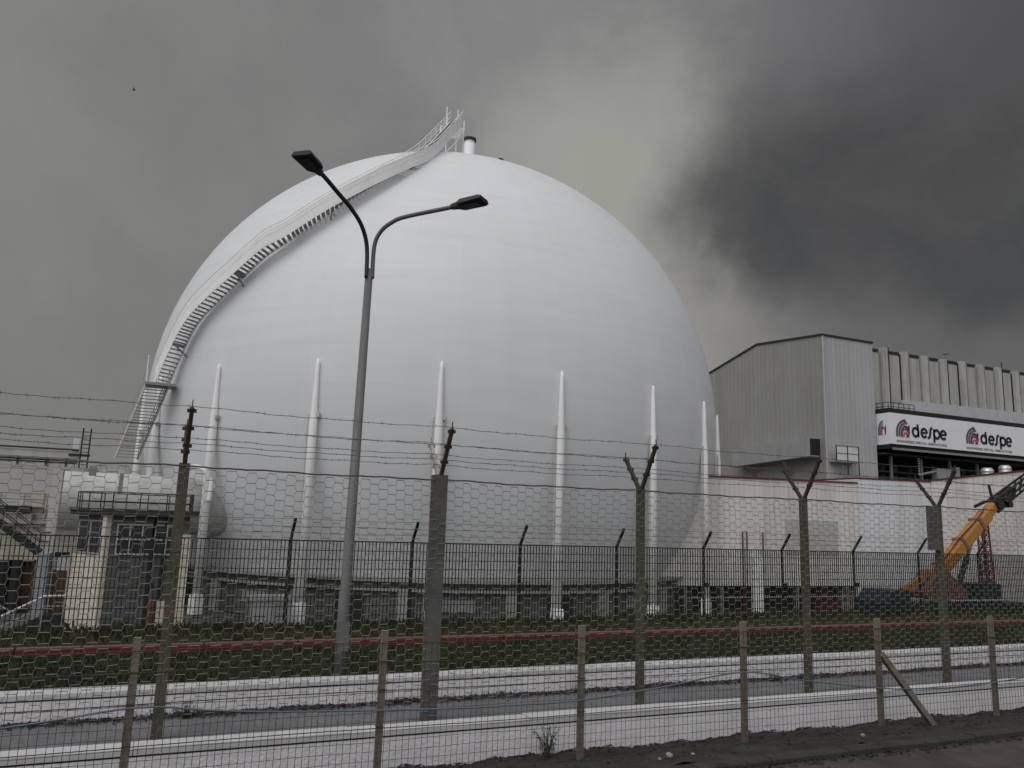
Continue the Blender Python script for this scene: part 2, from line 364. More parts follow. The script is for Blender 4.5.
# grass, scrub and leaf litter (uncountable)
def blades(name, m, n, xr, yr, hz, h0, h1, w, lean=.5):
    b = MB()
    for _ in range(n):
        x = random.uniform(*xr)**1.0; y = random.uniform(*yr); z = hz(x, y)
        k = .55+.45*sin(x*1.7+sin(y*2)*2)*sin(x*.6+y)
        h = random.uniform(h0, h1)*(.45+.8*k)*(1.5 if random.random() < .04 else 1); a = random.uniform(0, 2*pi); ww = w*random.uniform(.6, 1.3)
        lx, ly = random.gauss(0, lean)*h, random.gauss(0, lean)*h; i = len(b.v)
        b.v += [(x-cos(a)*ww, y-sin(a)*ww, z-.02), (x+cos(a)*ww, y+sin(a)*ww, z-.02), (x+lx*.45+cos(a)*ww*.7, y+ly*.45+sin(a)*ww*.7, z+h*.6), (x+lx, y+ly, z+h)]
        b.f += [(i, i+1, i+2), (i, i+2, i+3)]
    return tag(b.build(name, m), kind='stuff')
tag(blades('grass', 'blade', 52000, (-4, 30), (11.15, 15.98), lambda x, y: -.10-.02*(y-11)+bumps(x, y)*.8, .05, .17, .012),
    'dark green uncut grass between the low white wall and the red kerb', 'grass')
tag(blades('rough_grass', 'dryblade', 34000, (-5, 40), (16.2, 20.0), lambda x, y: (-.16 if y < 19 else -.16-(y-19)*.45)+bumps(x, y)*.9, .08, .24, .013),
    'yellowish rough grass behind the red kerb around the dark green fence', 'grass')
b = MB()
for _ in range(16000):
    x = random.uniform(-2, 22); y = 10.93-abs(random.gauss(0, .12)); z = -.1+abs(random.gauss(0, .028))*max(0, 1-(10.9-y)*2.5)*(.5+.5*sin(x*3.1)*sin(x*1.3+1))
    a = random.uniform(0, 6.28); c = random.uniform(-.8, .8); s_ = random.uniform(.012, .03); i = len(b.v)
    u = Vector((cos(a), sin(a), c)).normalized()*s_; v = Vector((-sin(a), cos(a), random.uniform(-.5, .5))).normalized()*s_*.7; p = Vector((x, y, z+.02))
    b.v += [tuple(p-u), tuple(p-v), tuple(p+u), tuple(p+v)]; b.f.append((i, i+1, i+2, i+3))
tag(b.build('leaf_litter', 'litter'), 'drift of dark dead leaves along the foot of the far white wall', 'leaves', kind='stuff')
b = MB()
for _ in range(5000):
    x = random.uniform(-2, 14); y = random.choice((random.gauss(6.68, .05), random.uniform(7.1, 8.3), 8.3)); y = min(8.33, y)
    z = (.0 if y < 6.75 else (.035-.22*max(0,y-7.1)/1.3+bumps(x, y)))
    a = random.uniform(0, 6.28); s_ = random.uniform(.008, .03); i = len(b.v)
    u = Vector((cos(a), sin(a), random.uniform(-.5, .5)))*s_; v = Vector((-sin(a), cos(a), random.uniform(-.5, .5)))*s_*.7; p = Vector((x, y, z+.012))
    b.v += [tuple(p-u), tuple(p-v), tuple(p+u), tuple(p+v)]; b.f.append((i, i+1, i+2, i+3))
tag(b.build('verge_debris', 'litter'), 'scattered dead leaves and crumbs of soil on the earth verge', 'leaves', kind='stuff')

# ------------------------------------------------------------------ low white walls
def low_wall(y, th, ztop, label):
    t = thing('low_wall', (5, y, -.3), label, 'wall')
    m = MB()
    xs = fr(-14, 46, 300)
    for i in range(len(xs)-1): pass
    m.box(-14, 46, y+.008, y+th-.01, -.7, ztop-.089)
    m.build('wall_face', 'whitewall', t)
    MB().box(-14, 46, y+.02, y+th-.03, ztop-.0885, ztop-.0682).build('joint', 'roof_and_shade', t)
    m = MB(); x = -14
    while x < 46:
        L = 2.0; dz = random.uniform(-.006, .006)
        m.prism([(y,ztop-.068),(y,ztop-.012+dz),(y+.012,ztop+dz),(y+th-.012,ztop+dz),(y+th,ztop-.012+dz),(y+th,ztop-.068)], lambda u, v, w: (w, u, v), x, x+L-.008); x += L
    m.build('coping', 'coping', t)
    return t
low_wall(8.36, .22, .215, 'low whitewashed wall with a coping right behind the thin low mesh fence')
low_wall(10.86, .30, .235, 'low whitewashed wall along the foot of the dark grass, beyond the tall concrete fence posts')

# ------------------------------------------------------------------ near low fence
F1 = 7.8
t = thing('mesh_fence', (5, F1, 0), 'low fence of rusty welded mesh on short thin concrete posts beside the road', 'fence')
px = lambda k: -.063+2.1966*k
z0, z1 = -.25, 1.265
pm = MB().obox((px(0), F1, (z0+z1)/2), (.03,0,0), (0,.03,0), (0,0,(z1-z0)/2))
ob = pm.build('post', 'concpost', t)
for zz in (.98, .72, .38):
    MB().path([(px(0)+.034*1.3*cos(a), F1+.034*1.3*sin(a), zz) for a in fr(pi/4, pi*2.25, 4)], .006, 5).build('tie_wire', 'rust', ob)
for k in range(-2, 10):
    if k: 
        c = shift(ob, (2.1966*k, 0, random.uniform(-.02, .02))); c.rotation_euler = (random.uniform(-.006,.006), random.uniform(-.006,.006), random.uniform(-.1,.1)) if False else (0,0,0)
for k in range(-2, 9):
    m = MB(); xa, xb = px(k)+.035, px(k+1)-.035; n = int((xb-xa)/.062)
    for i in range(n+1):
        x = xa+(xb-xa)*i/n+random.uniform(-.004, .004); dx = random.uniform(-.006, .006)
        m.path([(x, F1-.05, -.02), (x+dx, F1-.05+random.uniform(-.008,.008), .55), (x, F1-.05, 1.16)], .0027, 3, False)
    zz = .0
    while zz < 1.17:
        m.path([(xx, F1-.053+.008*sin(xx*4+zz*9), zz+.004*sin(xx*3+zz*20)) for xx in fr(xa-.05, xb+.05, 8)], .0027, 3, False); zz += .088
    m.build('mesh_panel', 'rust', t)
m = MB()
for zz in (.38, .72, .98, 1.16): m.path([(x, F1-.058, zz+.008*sin(x*1.3)) for x in fr(px(-2), px(9), 120)], .0045, 4, False)
m.build('line_wire', 'rust', t)
MB().bar((8.745, F1-.02, .83), (9.62, F1-.05, -.12), .07, .07).build('brace', 'concpost', t)
# the cable
hp = [(-3.2,.45),(-1.0,.6),(-.01,.7),(.6,.64),(1.27,.59),(2.64,.53),(3.5,.515),(4.29,.52),(5.31,.6),(6.46,.71),(7.34,.58),(8.67,.42),(9.4,.38),(10.16,.37),(11.48,.43),(13,.6)]
def cr(P, n):
    out = []
    for i in range(len(P)-1):
        a, b_, c, d = (Vector(P[max(0,i-1)]), Vector(P[i]), Vector(P[i+1]), Vector(P[min(len(P)-1,i+2)]))
        for k in range(n):
            u = k/n; out.append(.5*((2*b_)+(c-a)*u+(2*a-5*b_+4*c-d)*u*u+(3*b_-a-3*c+d)*u**3))
    out.append(Vector(P[-1])); return out
m = MB().path([(p[0], 7.72, p[1]) for p in cr([Vector((a, b_, 0)) for a, b_ in hp], 6)], .009, 6)
tag(m.build('cable', 'hose', None, True), 'thin blue grey cable looped along the low mesh fence', 'cable')

# ------------------------------------------------------------------ tall concrete-post fence with hexagonal netting and barbed wire
F2 = 9.8
t = thing('barbed_fence', (6, F2, -.1), 'tall security fence of hexagonal netting between concrete posts topped by barbed wire arms', 'fence')
qx = lambda k: .209+3.083*k
FT = 2.90
arm_near = lambda x: [(x, F2-.02, FT-.03), (x+.01, F2-.38, FT+.60)]
arm_far = lambda x: [(x, F2+.02, FT-.03), (x-.01, F2+.40, FT+.46)]
for k in range(-1, 8):
    big = (k == 1); w = .086 if big else (.058 if k == 0 else .047); ztp = FT+.03 if big else FT
    p = MB().box(qx(k)-w, qx(k)+w, F2-w, F2+w, -.4, ztp).build('post', 'concgrey' if big else 'tallpost', t)
    if big: p['label'] = 'thick grey concrete fence post'
    for nm, fn, mm in (('near', arm_near, 'armrust'), ('far', arm_far, 'armwhite' if k == 1 else 'armrust')):
        a, b_ = fn(qx(k)); a, b_ = Vector(a), Vector(b_)
        mbar = MB(); mbar.bar(a, b_, .045, .045)
        d = (b_-a)
        for u in (.35, .65, .95): q = a+d*u; mbar.bar(q-Vector((.05,0,0)), q+Vector((.05,0,0)), .03, .04)
        mbar.bar(b_, b_+Vector((0,0,.09)), .012, .012)
        mbar.build('arm', mm, p)
    if k == 4: MB().box(qx(k)-.20, qx(k)-.05, F2-.07, F2+.07, 2.12, 2.87).build('cable_box', 'concgrey', p)
    if not big:
        mb = MB()
        for zz in (.9, 1.9): mb.path([(qx(k)+w*1.35*cos(a), F2+w*1.35*sin(a), zz) for a in fr(pi/4, pi*2.25, 4)], .007, 5)
        mb.build('tie_wire', 'rust', p)
def barbed(name, y, z, r=.0036, sag=.02, barbs=True):
    m = MB(); pts = []
    ph = random.uniform(0, 6)
    for i in range(int(30/.1)):
        x = -5+i*.1; u = ((x-qx(0)) / 3.083) % 1
        pts.append((x, y+.01*sin(x*2+ph), z-sag*4*u*(1-u)+.005*sin(x*5+ph)+.004*sin(x*17+ph)))
    m.path(pts, r, 4, False)
    if barbs:
        for p in pts[::1]:
            if random.random() < .55:
                for _ in range(2):
                    d = Vector((random.uniform(-.3,.3), random.uniform(-1,1), random.uniform(-1,1))).normalized()*.02; q = Vector(p)+Vector((random.uniform(-.03,.03),0,0))
                    m.path([q-d, q+d], .0022, 3, False)
    return m.build(name, 'barb', t)
for u in (.35, .65, .98):
    barbed('barbed_wire', F2-.02-.36*u, FT-.03+.63*u+.03); barbed('barbed_wire', F2+.02+.38*u, FT-.03+.49*u+.03)
barbed('top_cable', F2-.07, FT-.03, .010, .015, False)
# hexagonal netting: horizontal twists joined by diagonals
PXH, TW, RH = .226, .092, .061
for k in range(-1, 6):
    xa, xb = qx(k), qx(k+1); m = MB(); rows = int(3.0/RH)
    i0, i1 = math.ceil(xa/PXH), math.ceil(xb/PXH)
    jit = {}
    def node(i2, j, e):          # i2 counts half periods
        key = (i2, j, e)
        if key not in jit:
            rr = random.Random(hash(key)*7+3)
            x = i2*PXH/2+(TW if e else 0); u = ((x-qx(0))/3.083) % 1
            jit[key] = (x+rr.uniform(-.007,.007), F2-.075+.03*sin(x*1.1+j*.21)+rr.uniform(-.006,.006), -.08+j*RH+rr.uniform(-.006,.006)-.03*4*u*(1-u)*(j/rows))
        return jit[key]
    for j in range(rows):
        for i in range(i0, i1):
            i2 = 2*i+(j % 2)
            a, b_ = node(i2, j, 0), node(i2, j, 1)
            m.path([a, b_], .0044, 4, False)
            for dj in (1, -1):
                if 0 <= j+dj < rows: m.path([b_, node(i2+1, j+dj, 0)], .0025, 3, False)
    m.build('netting', 'galv', t)

# ------------------------------------------------------------------ dark green bar fence with cranked post tops
F3 = 18.0
t = thing('bar_fence', (10, F3, -.2), 'dark green fence of close vertical bars with cranked post tops behind the red kerb', 'fence')
rx = lambda k: 2.691+2.7656*k
b0, b1 = -.25, 1.80
p = MB(); p.box(rx(0)-.03, rx(0)+.03, F3-.03, F3+.03, b0-.3, b1+.03)
p.bar((rx(0), F3, b1+.02), (rx(0)+.02, F3-.32, b1+.48), .055, .055)
pb = p.build('post', 'green3', t)
MB().box(rx(0)-.01, rx(0)+.11, F3-.07, F3-.03, .78, .9).build('lock_box', 'blackmetal', pb)
for k in range(-2, 11):
    if k: shift(pb, (2.7656*k, 0, 0))
for k in range(-2, 10):
    m = MB(); xa, xb = rx(k)+.035, rx(k+1)-.035; n = 33
    for i in range(n+1):
        x = xa+(xb-xa)*i/n; m.box(x-.0085, x+.0085, F3-.012, F3+.012, b0, b1)
    zz = b0+.05
    while zz < b1+.01: m.box(xa, xb, F3-.02, F3-.013, zz-.008, zz+.008); zz += .2
    m.box(xa, xb, F3-.016, F3+.016, b1, b1+.02)
    m.build('bar_panel', 'green3', t)
m = MB()
for u in (.3, .62, .95): m.path([(x, F3-.32*u, b1+.03+.46*u+.01*sin(x*2+u*9)) for x in fr(rx(-2), rx(10), 300)], .005, 4, False)
m.build('barbed_wire', 'barb', t)

# ------------------------------------------------------------------ double street lamp
t = thing('street_lamp', (2.53, 11.5, -.1), 'tall grey street lamp with two curved arms in front of the white sphere', 'street lamp')
MB().path([(2.53,11.5,-.3),(2.53,11.5,1.3),(2.535,11.5,1.32),(2.57,11.5,6.1)], [.088,.085,.078,.058], 16).build('pole', 'lamppole', t, True)
MB().box(2.45, 2.61, 11.405, 11.42, .5, .9).build('hatch', 'lamppole', t)
la = cr([Vector(q) for q in ((2.525,11.47,5.95),(2.49,11.42,6.42),(2.36,11.25,6.66),(2.135,10.97,6.79),(1.855,10.62,6.855),(1.62,10.33,6.91),(1.52,10.21,6.925))], 8)
ra = cr([Vector(q) for q in ((2.615,11.47,5.95),(2.61,11.45,6.46),(2.675,11.36,6.68),(2.80,11.21,6.80),(2.96,11.02,6.855),(3.40,10.48,6.875),(3.50,10.36,6.885))], 8)
def head(p, d, s):
    """flat luminaire: tapered housing along d"""
    d = Vector(d).normalized(); side = d.cross(Vector((0,0,1))).normalized(); n = side.cross(d)
    m = MB(); secs = ((-.05,.034,.034),(.06,.05,.045),(.14,.13,.05),(.46,.15,.045),(.50,.14,.03))
    i0 = len(m.v)
    for u, w, h in secs:
        for a, b_ in ((-1,-.55),(-.8,-1),(.8,-1),(1,-.55),(.75,1),(-.75,1)): m.v.append(tuple(Vector(p)+d*u+side*a*w+n*b_*h))
    for i in range(len(secs)-1):
        for k in range(6): m.f.append((i*6+k, i*6+(k+1) % 6, (i+1)*6+(k+1) % 6, (i+1)*6+k))
    m.f.append(tuple(range(6))[::-1]); m.f.append(tuple((len(secs)-1)*6+k for k in range(6)))
    h = m.build('lamp_head', 'lamphead', t)
    MB().obox(Vector(p)+d*.30-n*.053, d*.13, side*.085, n*.006).build('lens', 'lens', h)
MB().path(la, .032, 10).build('arm', 'lamparm', t, True)
MB().path(ra, .032, 10).build('arm', 'lamppole', t, True)
head(la[-1], (-.62,-.77,.07), 1); head(ra[-1], (.64,-.77,.05), 1)

def cr_(P): return cr([Vector(p) for p in P], 6)
# ------------------------------------------------------------------ the sphere
C = Vector((22.627, 68.171, 10.373)); RS = 24.5
t = SPH = thing('spherical_reactor_building', (C.x, C.y, G), 'huge white steel sphere on thin white columns with a curved stairway', 'building')
nu, nv = 192, 96
m = MB(); el0 = math.asin((G-C.z)/RS); uvs = []
for j in range(nv+1):
    el = el0+(pi/2-el0)*j/nv
    for i in range(nu+1):
        az = 2*pi*i/nu; m.v.append((C.x+RS*cos(el)*sin(az), C.y-RS*cos(el)*cos(az), C.z+RS*sin(el))); uvs.append((az*RS, el*RS))
for j in range(nv):
    for i in range(nu): m.f.append((j*(nu+1)+i, j*(nu+1)+i+1, (j+1)*(nu+1)+i+1, (j+1)*(nu+1)+i))
sh = m.build('shell', 'shell', t, True)
ul = sh.data.uv_layers.new(name='UVMap')
for lp in sh.data.loops: ul.data[lp.index].uv = uvs[lp.vertex_index]
colxy = lambda k: (C.x+(RS+.12)*sin(radians(-54.43+18.0*k)), C.y-(RS+.12)*cos(radians(-54.43+18.0*k)))
for k in range(-3, 17):
    x, y = colxy(k); a = radians(-54.43+18.0*k); rd = Vector((sin(a), -cos(a), 0)); tg = Vector((cos(a), sin(a), 0))
    c = MB().path([(x,y,G),(x,y,C.z-2.5),(x,y,C.z-1.5),(x,y,C.z+1.2),(x,y,C.z+1.5)], [.29,.26,.20,.12,.05], 14).build('support_column', 'white', t, True)
    f = MB().obox((x, y, G+.5), rd*.31, tg*.31, (0,0,.5)); f.obox((x, y, G+1.1), rd*.285, tg*.285, (0,0,.1)); f.build('column_foot', 'white', c)
    q = MB(); q.obox(Vector((x, y, C.z-2.0))+tg*.2, rd*.12, tg*.18, (0,0,.12)); q.bar(Vector((x,y,C.z-2))-tg*.4, Vector((x,y,C.z-2))+tg*.4, .07, .07)
    q.path([Vector((x,y,G+1))-tg*.36, Vector((x,y,C.z-2.1))-tg*.36], .035, 6); q.build('bracket', 'offwhite', c)
# plinth ring under the sphere, with ledges, pilasters and dark openings
def ring(r0, r1, za, zb, n=160):
    m = MB()
    for i in range(n):
        a = 2*pi*i/n
        for r, z in ((r0,za),(r1,za),(r1,zb),(r0,zb)): m.v.append((C.x+r*sin(a), C.y-r*cos(a), z))
    for i in range(n):
        for k in range(4): m.f.append((i*4+k, i*4+(k+1)%4, ((i+1)%n)*4+(k+1)%4, ((i+1)%n)*4+k))
    return m
pl = ring(20.2, 22.4, G, -1.45).build('plinth', 'plinth', t)
ring(20.4, 22.75, -1.449, -1.24).build('ledge', 'ledge', pl); ring(21.9, 22.7, -2.0, -1.86).build('ledge', 'ledge', pl)
for k in range(-11, 10):
    a = radians(k*8.5+3); rd = Vector((sin(a), -cos(a), 0)); tg = Vector((cos(a), sin(a), 0)); c0 = Vector((C.x, C.y, 0))
    if k % 2: MB().obox(c0+rd*22.5+Vector((0,0,(G-2)/2)), rd*.15, tg*.42, (0,0,(-2-G)/2)).build('pilaster', 'ledge', pl)
    elif k % 4 == 0: MB().obox(c0+rd*22.38+Vector((0,0,G+.8)), rd*.06, tg*.9, (0,0,.8)).build('door', 'dark', pl)
    else:
        w_ = MB().obox(c0+rd*22.38+Vector((0,0,G+1.1)), rd*.06, tg*1.0, (0,0,.35)).build('vent_grille', 'grating', pl)
# airlock: horizontal cylinder out of the left flank
ax = MB(); ax.path([(-5.95,56.3,2.85),(-5.9,56.3,2.85),(4.5,56.3,2.6)], [1.7,1.82,1.82], 40).build('airlock', 'dullwhite', t, True)
m = MB(); m.path([(-6.02,56.3,2.85),(-5.94,56.3,2.85)], [1.95,1.95], 40); m.build('airlock_flange', 'dullwhite', t, True)
m = MB(); m.path(cr_([(1.2,54.6,4.9),(1.7,54.3,5.15),(2.3,54.0,5.0),(2.75,53.75,4.3),(2.75,53.7,3.0)]), .16, 10); m.build('vent_pipe', 'white', t, True)
# vent stack, hatch, mast posts on the crown
MB().path([(23.75,66.6,33.5),(23.75,66.6,38.35)], .52, 24).build('vent_stack', 'white', t, True)
MB().path([(23.75,66.6,38.33),(23.75,66.6,38.56)], .64, 24).build('stack_rim', 'trim', t)
MB().box(24.2, 24.6, 59.9, 60.3, 33.3, 33.85).build('hatch', 'trim', t)

# curved stairway up the sphere
sp = [(-.25,58.6,10.9),(.7,57.5,14.0),(1.4,56.8,15.5),(3.2,55.0,17.6),(4.8,53.8,19.5),(6.3,53.0,20.8),(9.6,52.2,23.8),(12.8,52.7,26.8),(15.1,54.5,29.4),(17.75,58.6,33.45),(20.2,62.3,37.3)]
cv = cr([Vector(p) for p in sp], 40)
# resample by rise
pts = [cv[0]]
for p in cv:
    while p.z-pts[-1].z >= .19 or (p-pts[-1]).length > .36: pts.append(p.copy()); break
st = MB(); tr = MB(); rails = [MB(), MB()]; br = MB(); inn = []; out = []; 
for i, p in enumerate(pts):
    tg = (pts[min(i+1,len(pts)-1)]-pts[max(i-1,0)]); th = Vector((tg.x, tg.y, 0)).normalized(); n = Vector((th.y, -th.x, 0))
    if n.dot(p-C) < 0: n = -n
    a = p+n*.12; b_ = p+n*1.28; inn.append(a); out.append(b_)
    tr.obox((a+b_)/2, n*.56, th*.12, (0,0,.022))
    if i % 6 == 0:
        for q, rl in ((a, rails[0]), (b_, rails[1])): rl.path([q, q+Vector((0,0,1.1))], .022, 5)
    if i % 22 == 11:
        rad = (p-C).normalized(); foot = C+rad*RS
        br.bar(p+n*1.2-Vector((0,0,.15)), C+(p+n*.2-Vector((0,0,.9))-C).normalized()*(RS-.1), .09, .09); br.bar(a-Vector((0,0,.15)), b_-Vector((0,0,.15)), .1, .1)
st2 = MB()
for side, sm_ in ((inn, st2), (out, st)):
    for i in range(len(side)-1): sm_.bar(side[i]-Vector((0,0,.02)), side[i+1]-Vector((0,0,.02)), .05, .28)
sk = MB()
for i in range(len(out)-1):
    a, b_ = out[i], out[i+1]; th = Vector((b_.x-a.x, b_.y-a.y, 0)).normalized(); n = Vector((th.y, -th.x, 0))*.012; j0 = len(sk.v)
    for q, o_ in ((a,.13),(b_,.13),(b_,.92),(a,.92)):
        for sg in (1,-1): sk.v.append(tuple(q+n*sg+Vector((0,0,o_))))
    sk.f += [(j0,j0+2,j0+4,j0+6),(j0+7,j0+5,j0+3,j0+1),(j0+4,j0+5,j0+7,j0+6) ,(j0,j0+1,j0+3,j0+2)]
stair = st.build('staircase', 'white', t); sk.build('side_sheet', 'white', stair); st2.build('stringer', 'white', stair); tr.build('treads', 'grating', stair); br.build('brackets', 'steel', stair)
for rl, side in zip(rails, (inn, out)):
    for h in (.55, 1.1): rl.path([q+Vector((0,0,h)) for q in side], .026, 6)
    rl.path([q+Vector((0,0,.82)) for q in side], .016, 5)
    rl.build('handrail', 'white', stair)
# landing, lower flight, top platform
ld = MB().box(-1.75, .15, 57.2, 58.9, 10.62, 10.8)
ld = ld.build('landing', 'grating', stair)
m = MB()
for x in (-1.7, -1.0): m.path([(x,57.25,10.8),(x,57.25,12.6 if x < -1.5 else 12)], .03, 5)
m.path([(-1.7,58.85,10.8),(-1.7,58.85,12)], .03, 5); m.path([(-1.7,57.25,11.9),(-1.7,58.85,11.9)], .025, 5); m.path([(-1.7,57.25,11.4),(-1.7,58.85,11.4)], .02, 5)
m.build('landing_rail', 'white', stair)
A_, B_ = Vector((-1.0,57.6,10.65)), Vector((-2.45,60.0,5.75)); fl = MB(); n_ = 24
hx = Vector((.70,0,0))
for i in range(n_): q = A_+(B_-A_)*(i+.5)/n_; fl.obox(q, hx, (0,.12,0), (0,0,.02))
fl.build('lower_treads', 'grating', stair)
fl = MB()
for s_ in (-1, 1):
    fl.bar(A_+hx*s_, B_+hx*s_, .05, .26)
    for h in (.6, 1.1): fl.path([A_+hx*s_+Vector((0,0,h)), B_+hx*s_+Vector((0,0,h))], .024, 5)
    for i in range(7): q = A_+hx*s_+(B_-A_)*i/6; fl.path([q, q+Vector((0,0,1.1))], .022, 5)
fl.build('lower_flight', 'offwhite', stair)
m = MB().box(19.9, 21.7, 62.2, 64.2, 36.95, 37.07); tp = m.build('top_platform', 'white', stair)
m = MB()
for x, y in ((20.0,62.25),(21.6,62.25),(20.0,64.1),(21.6,64.1),(20.9,62.25)): m.path([(x,y,32.5),(x,y,37.8)], .05, 6)
for x, y in ((19.95,62.3),(21.0,62.3)): m.path([(x,y,36.6),(x,y,38.75)], .055, 6)
for h in (37.25, 37.8): m.path([(20.0,64.1,h),(21.6,64.1,h),(21.6,62.25,h)], .03, 5)
m.bar((20.0,62.2,34.4),(21.6,62.2,36.5), .08, .08); m.build('platform_frame', 'white', tp)

# ------------------------------------------------------------------ grey container by the plinth
t = thing('site_cabin', (6.1, 46.5, G), 'pale grey site cabin at the foot of the sphere between two columns', 'cabin')
MB().box(5.05, 7.2, 46.2, 48.2, G, -2.35).build('body', 'duct', t); MB().box(4.95, 7.3, 46.1, 48.3, -2.349, -2.2).build('roof', 'ledge', t)
MB().box(6.3, 7.0, 46.14, 46.199, G+.05, -2.5).build('door', 'steel', t)

# ------------------------------------------------------------------ control hut on the left
t = HUT = thing('control_hut', (-.5, 45, G), 'flat roofed control hut with big windows and a railed roof in front of the airlock', 'hut')
FL = [(-2.15,43.0),(1.45,43.0),(1.45,47.5),(-3.65,47.5),(-3.65,45.2)]
flat = lambda u, v, w: (u, v, w)
MB().prism(FL, flat, G, 2.03).build('wall', 'hutwall', t)
# cream left flank (oblique) and corner pilaster
P0, P1 = Vector((-3.65,45.2,0)), Vector((-2.15,43.0,0)); dd = (P1-P0).normalized(); nn = Vector((dd.y,-dd.x,0)); Lw = (P1-P0).length
def onflank(a, b_, za, zb, out, name, m, parent):
    c = P0+dd*((a+b_)/2)+nn*(out/2)+Vector((0,0,(za+zb)/2)); return MB().obox(c, dd*(b_-a)/2, nn*out/2, (0,0,(zb-za)/2)).build(name, m, parent)
fk = onflank(0, Lw-.02, G, .12, .08, 'flank_panel', 'cream', t)
onflank(1.45, 1.5, G, -1.9, .11, 'downpipe', 'offwhite', fk)
MB().obox(P1+nn*.06-dd*.08+Vector((0,-.06,(G+2.02)/2)), dd*.14, nn*.14, (0,0,(2.02-G)/2)).build('corner_pilaster', 'cream', t)
def window(fx, w, za, zb, nxp, nzp, frame_m='winframe'):
    """fx(u, out, z)->world; pane behind, bars proud"""
    m = MB(); p00 = fx
    def bx(u0, u1, z0_, z1_, o0, o1, mb):
        i = len(mb.v)
        for o in (o0, o1):
            for u, z in ((u0,z0_),(u1,z0_),(u1,z1_),(u0,z1_)): mb.v.append(tuple(fx(u, o, z)))
        mb.f += [tuple(i+q for q in f) for f in ((0,1,2,3),(7,6,5,4),(0,4,5,1),(1,5,6,2),(2,6,7,3),(3,7,4,0))]
    fr_ = MB()
    for i in range(nxp+1): u = w*i/nxp; bx(u-.035, u+.035, za, zb, .0, .09, fr_)
    for j in range(nzp+1): z = za+(zb-za)*j/nzp; bx(-.035, w+.035, z-.035, z+.035, .003, .087, fr_)
    f = fr_.build('window', frame_m, HUT)
    pn = MB(); bx(0, w, za, zb, .01, .04, pn); pn.build('pane', 'glass', f)
window(lambda u, o, z: P0+dd*(.25+u)+nn*o+Vector((0,0,z)), Lw-.65, .2, 1.75, 2, 2)
window(lambda u, o, z: Vector((-1.75+u, 43.0-o, z)), 2.75, .22, 1.62, 5, 2)
RF = [(-2.3,42.6),(1.8,42.6),(1.8,47.9),(-4.05,47.9),(-4.05,45.1)]
MB().prism(RF, flat, 2.031, 2.22).build('roof', 'roof_and_shade', t); MB().prism([(x*1.02+.01, y) for x, y in RF], flat, 2.221, 2.36).build('roof_edge', 'roof_and_shade', t)
m = MB(); RR = [(-2.1,42.9),(1.5,42.9),(1.5,47.6),(-3.8,47.6),(-3.8,45.2),(-2.1,42.9)]
for h in (2.7, 3.15): m.path([(x, y, h) for x, y in RR], .028, 5)
for i in range(len(RR)-1):
    a, b_ = Vector((*RR[i],2.3)), Vector((*RR[i+1],2.3)); n_ = max(1, int((b_-a).length/.9))
    for k in range(n_): q = a+(b_-a)*k/n_; m.path([q, q+Vector((0,0,.86))], .028, 5)
m.build('railing', 'blackmetal', t)
m = MB().path([(.35,42.93,2.0),(.35,42.93,G+.1)], .05, 8); m.build('downpipe', 'blackmetal', t)
MB().box(.25, .5, 42.8, 42.99, -.5, -.28).build('lamp', 'blackmetal', t)
MB().box(-.15, .18, 42.9, 42.99, G+.1, -1.95).build('hydrant_cupboard', 'brown', t)
MB().box(.3, 1.0, 42.75, 42.99, G+.1, -2.0).build('meter_cupboard', 'cream', t)
MB().box(1.15, 1.55, 42.85, 42.99, G, 1.2).build('end_pilaster', 'cream', t)

# ------------------------------------------------------------------ pipe bridge, building and stairs at the far left
t = thing('pipe_bridge', (-6, 52, G), 'grey pipe bridge with two long beams running in from the left', 'pipe bridge')
m = MB(); m.box(-14, -4.6, 51.7, 52.3, 5.12, 5.52); m.build('upper_beam', 'offwhite', t)
m = MB(); m.box(-14, -1.95, 51.72, 52.28, 4.42, 4.62); m.build('lower_beam', 'offwhite', t)
m = MB()
for z, r in ((5.0,.07),(4.85,.05),(5.62,.05)): m.path([(-14,51.62,z),(-4.6,51.62,z)], r, 8)
m.build('pipes', 'blackmetal', t)
m = MB()
for x in (-13.5,-12,-10.5,-9,-7.6,-6.2,-5.2): m.box(x-.05, x+.05, 51.75, 52.25, 4.6, 5.13)
for x in fr(-14, -2.1, 9): m.path([(x,51.66,4.62),(x,51.66,5.0)], .02, 4)
m.build('hangers', 'steel', t)
MB().box(-5.75, -5.25, 51.6, 52.4, G, 4.42).build('support_leg', 'offwhite', t)
m = MB()
for x in (-4.5,-4.1): m.path([(x,51.6,4.6),(x,51.6,6.9)], .045, 6)
for z in fr(4.8, 6.7, 8): m.path([(-4.5,51.6,z),(-4.1,51.6,z)], .02, 4)
m.box(-5.1,-4.05,51.6,52.3,5.3,5.4); m.build('ladder', 'blackmetal', t)
MB().box(-3.95,-3.6,51.5,52.0,4.2,4.75).build('valve_box', 'steel', t); MB().box(-2.35,-2.15,51.6,52.3,3.2,4.42).build('hanger', 'steel', t)
MB().box(-4.95,-4.6,51.7,52.1,5.53,6.3).build('lamp_box', 'panelwhite', t)

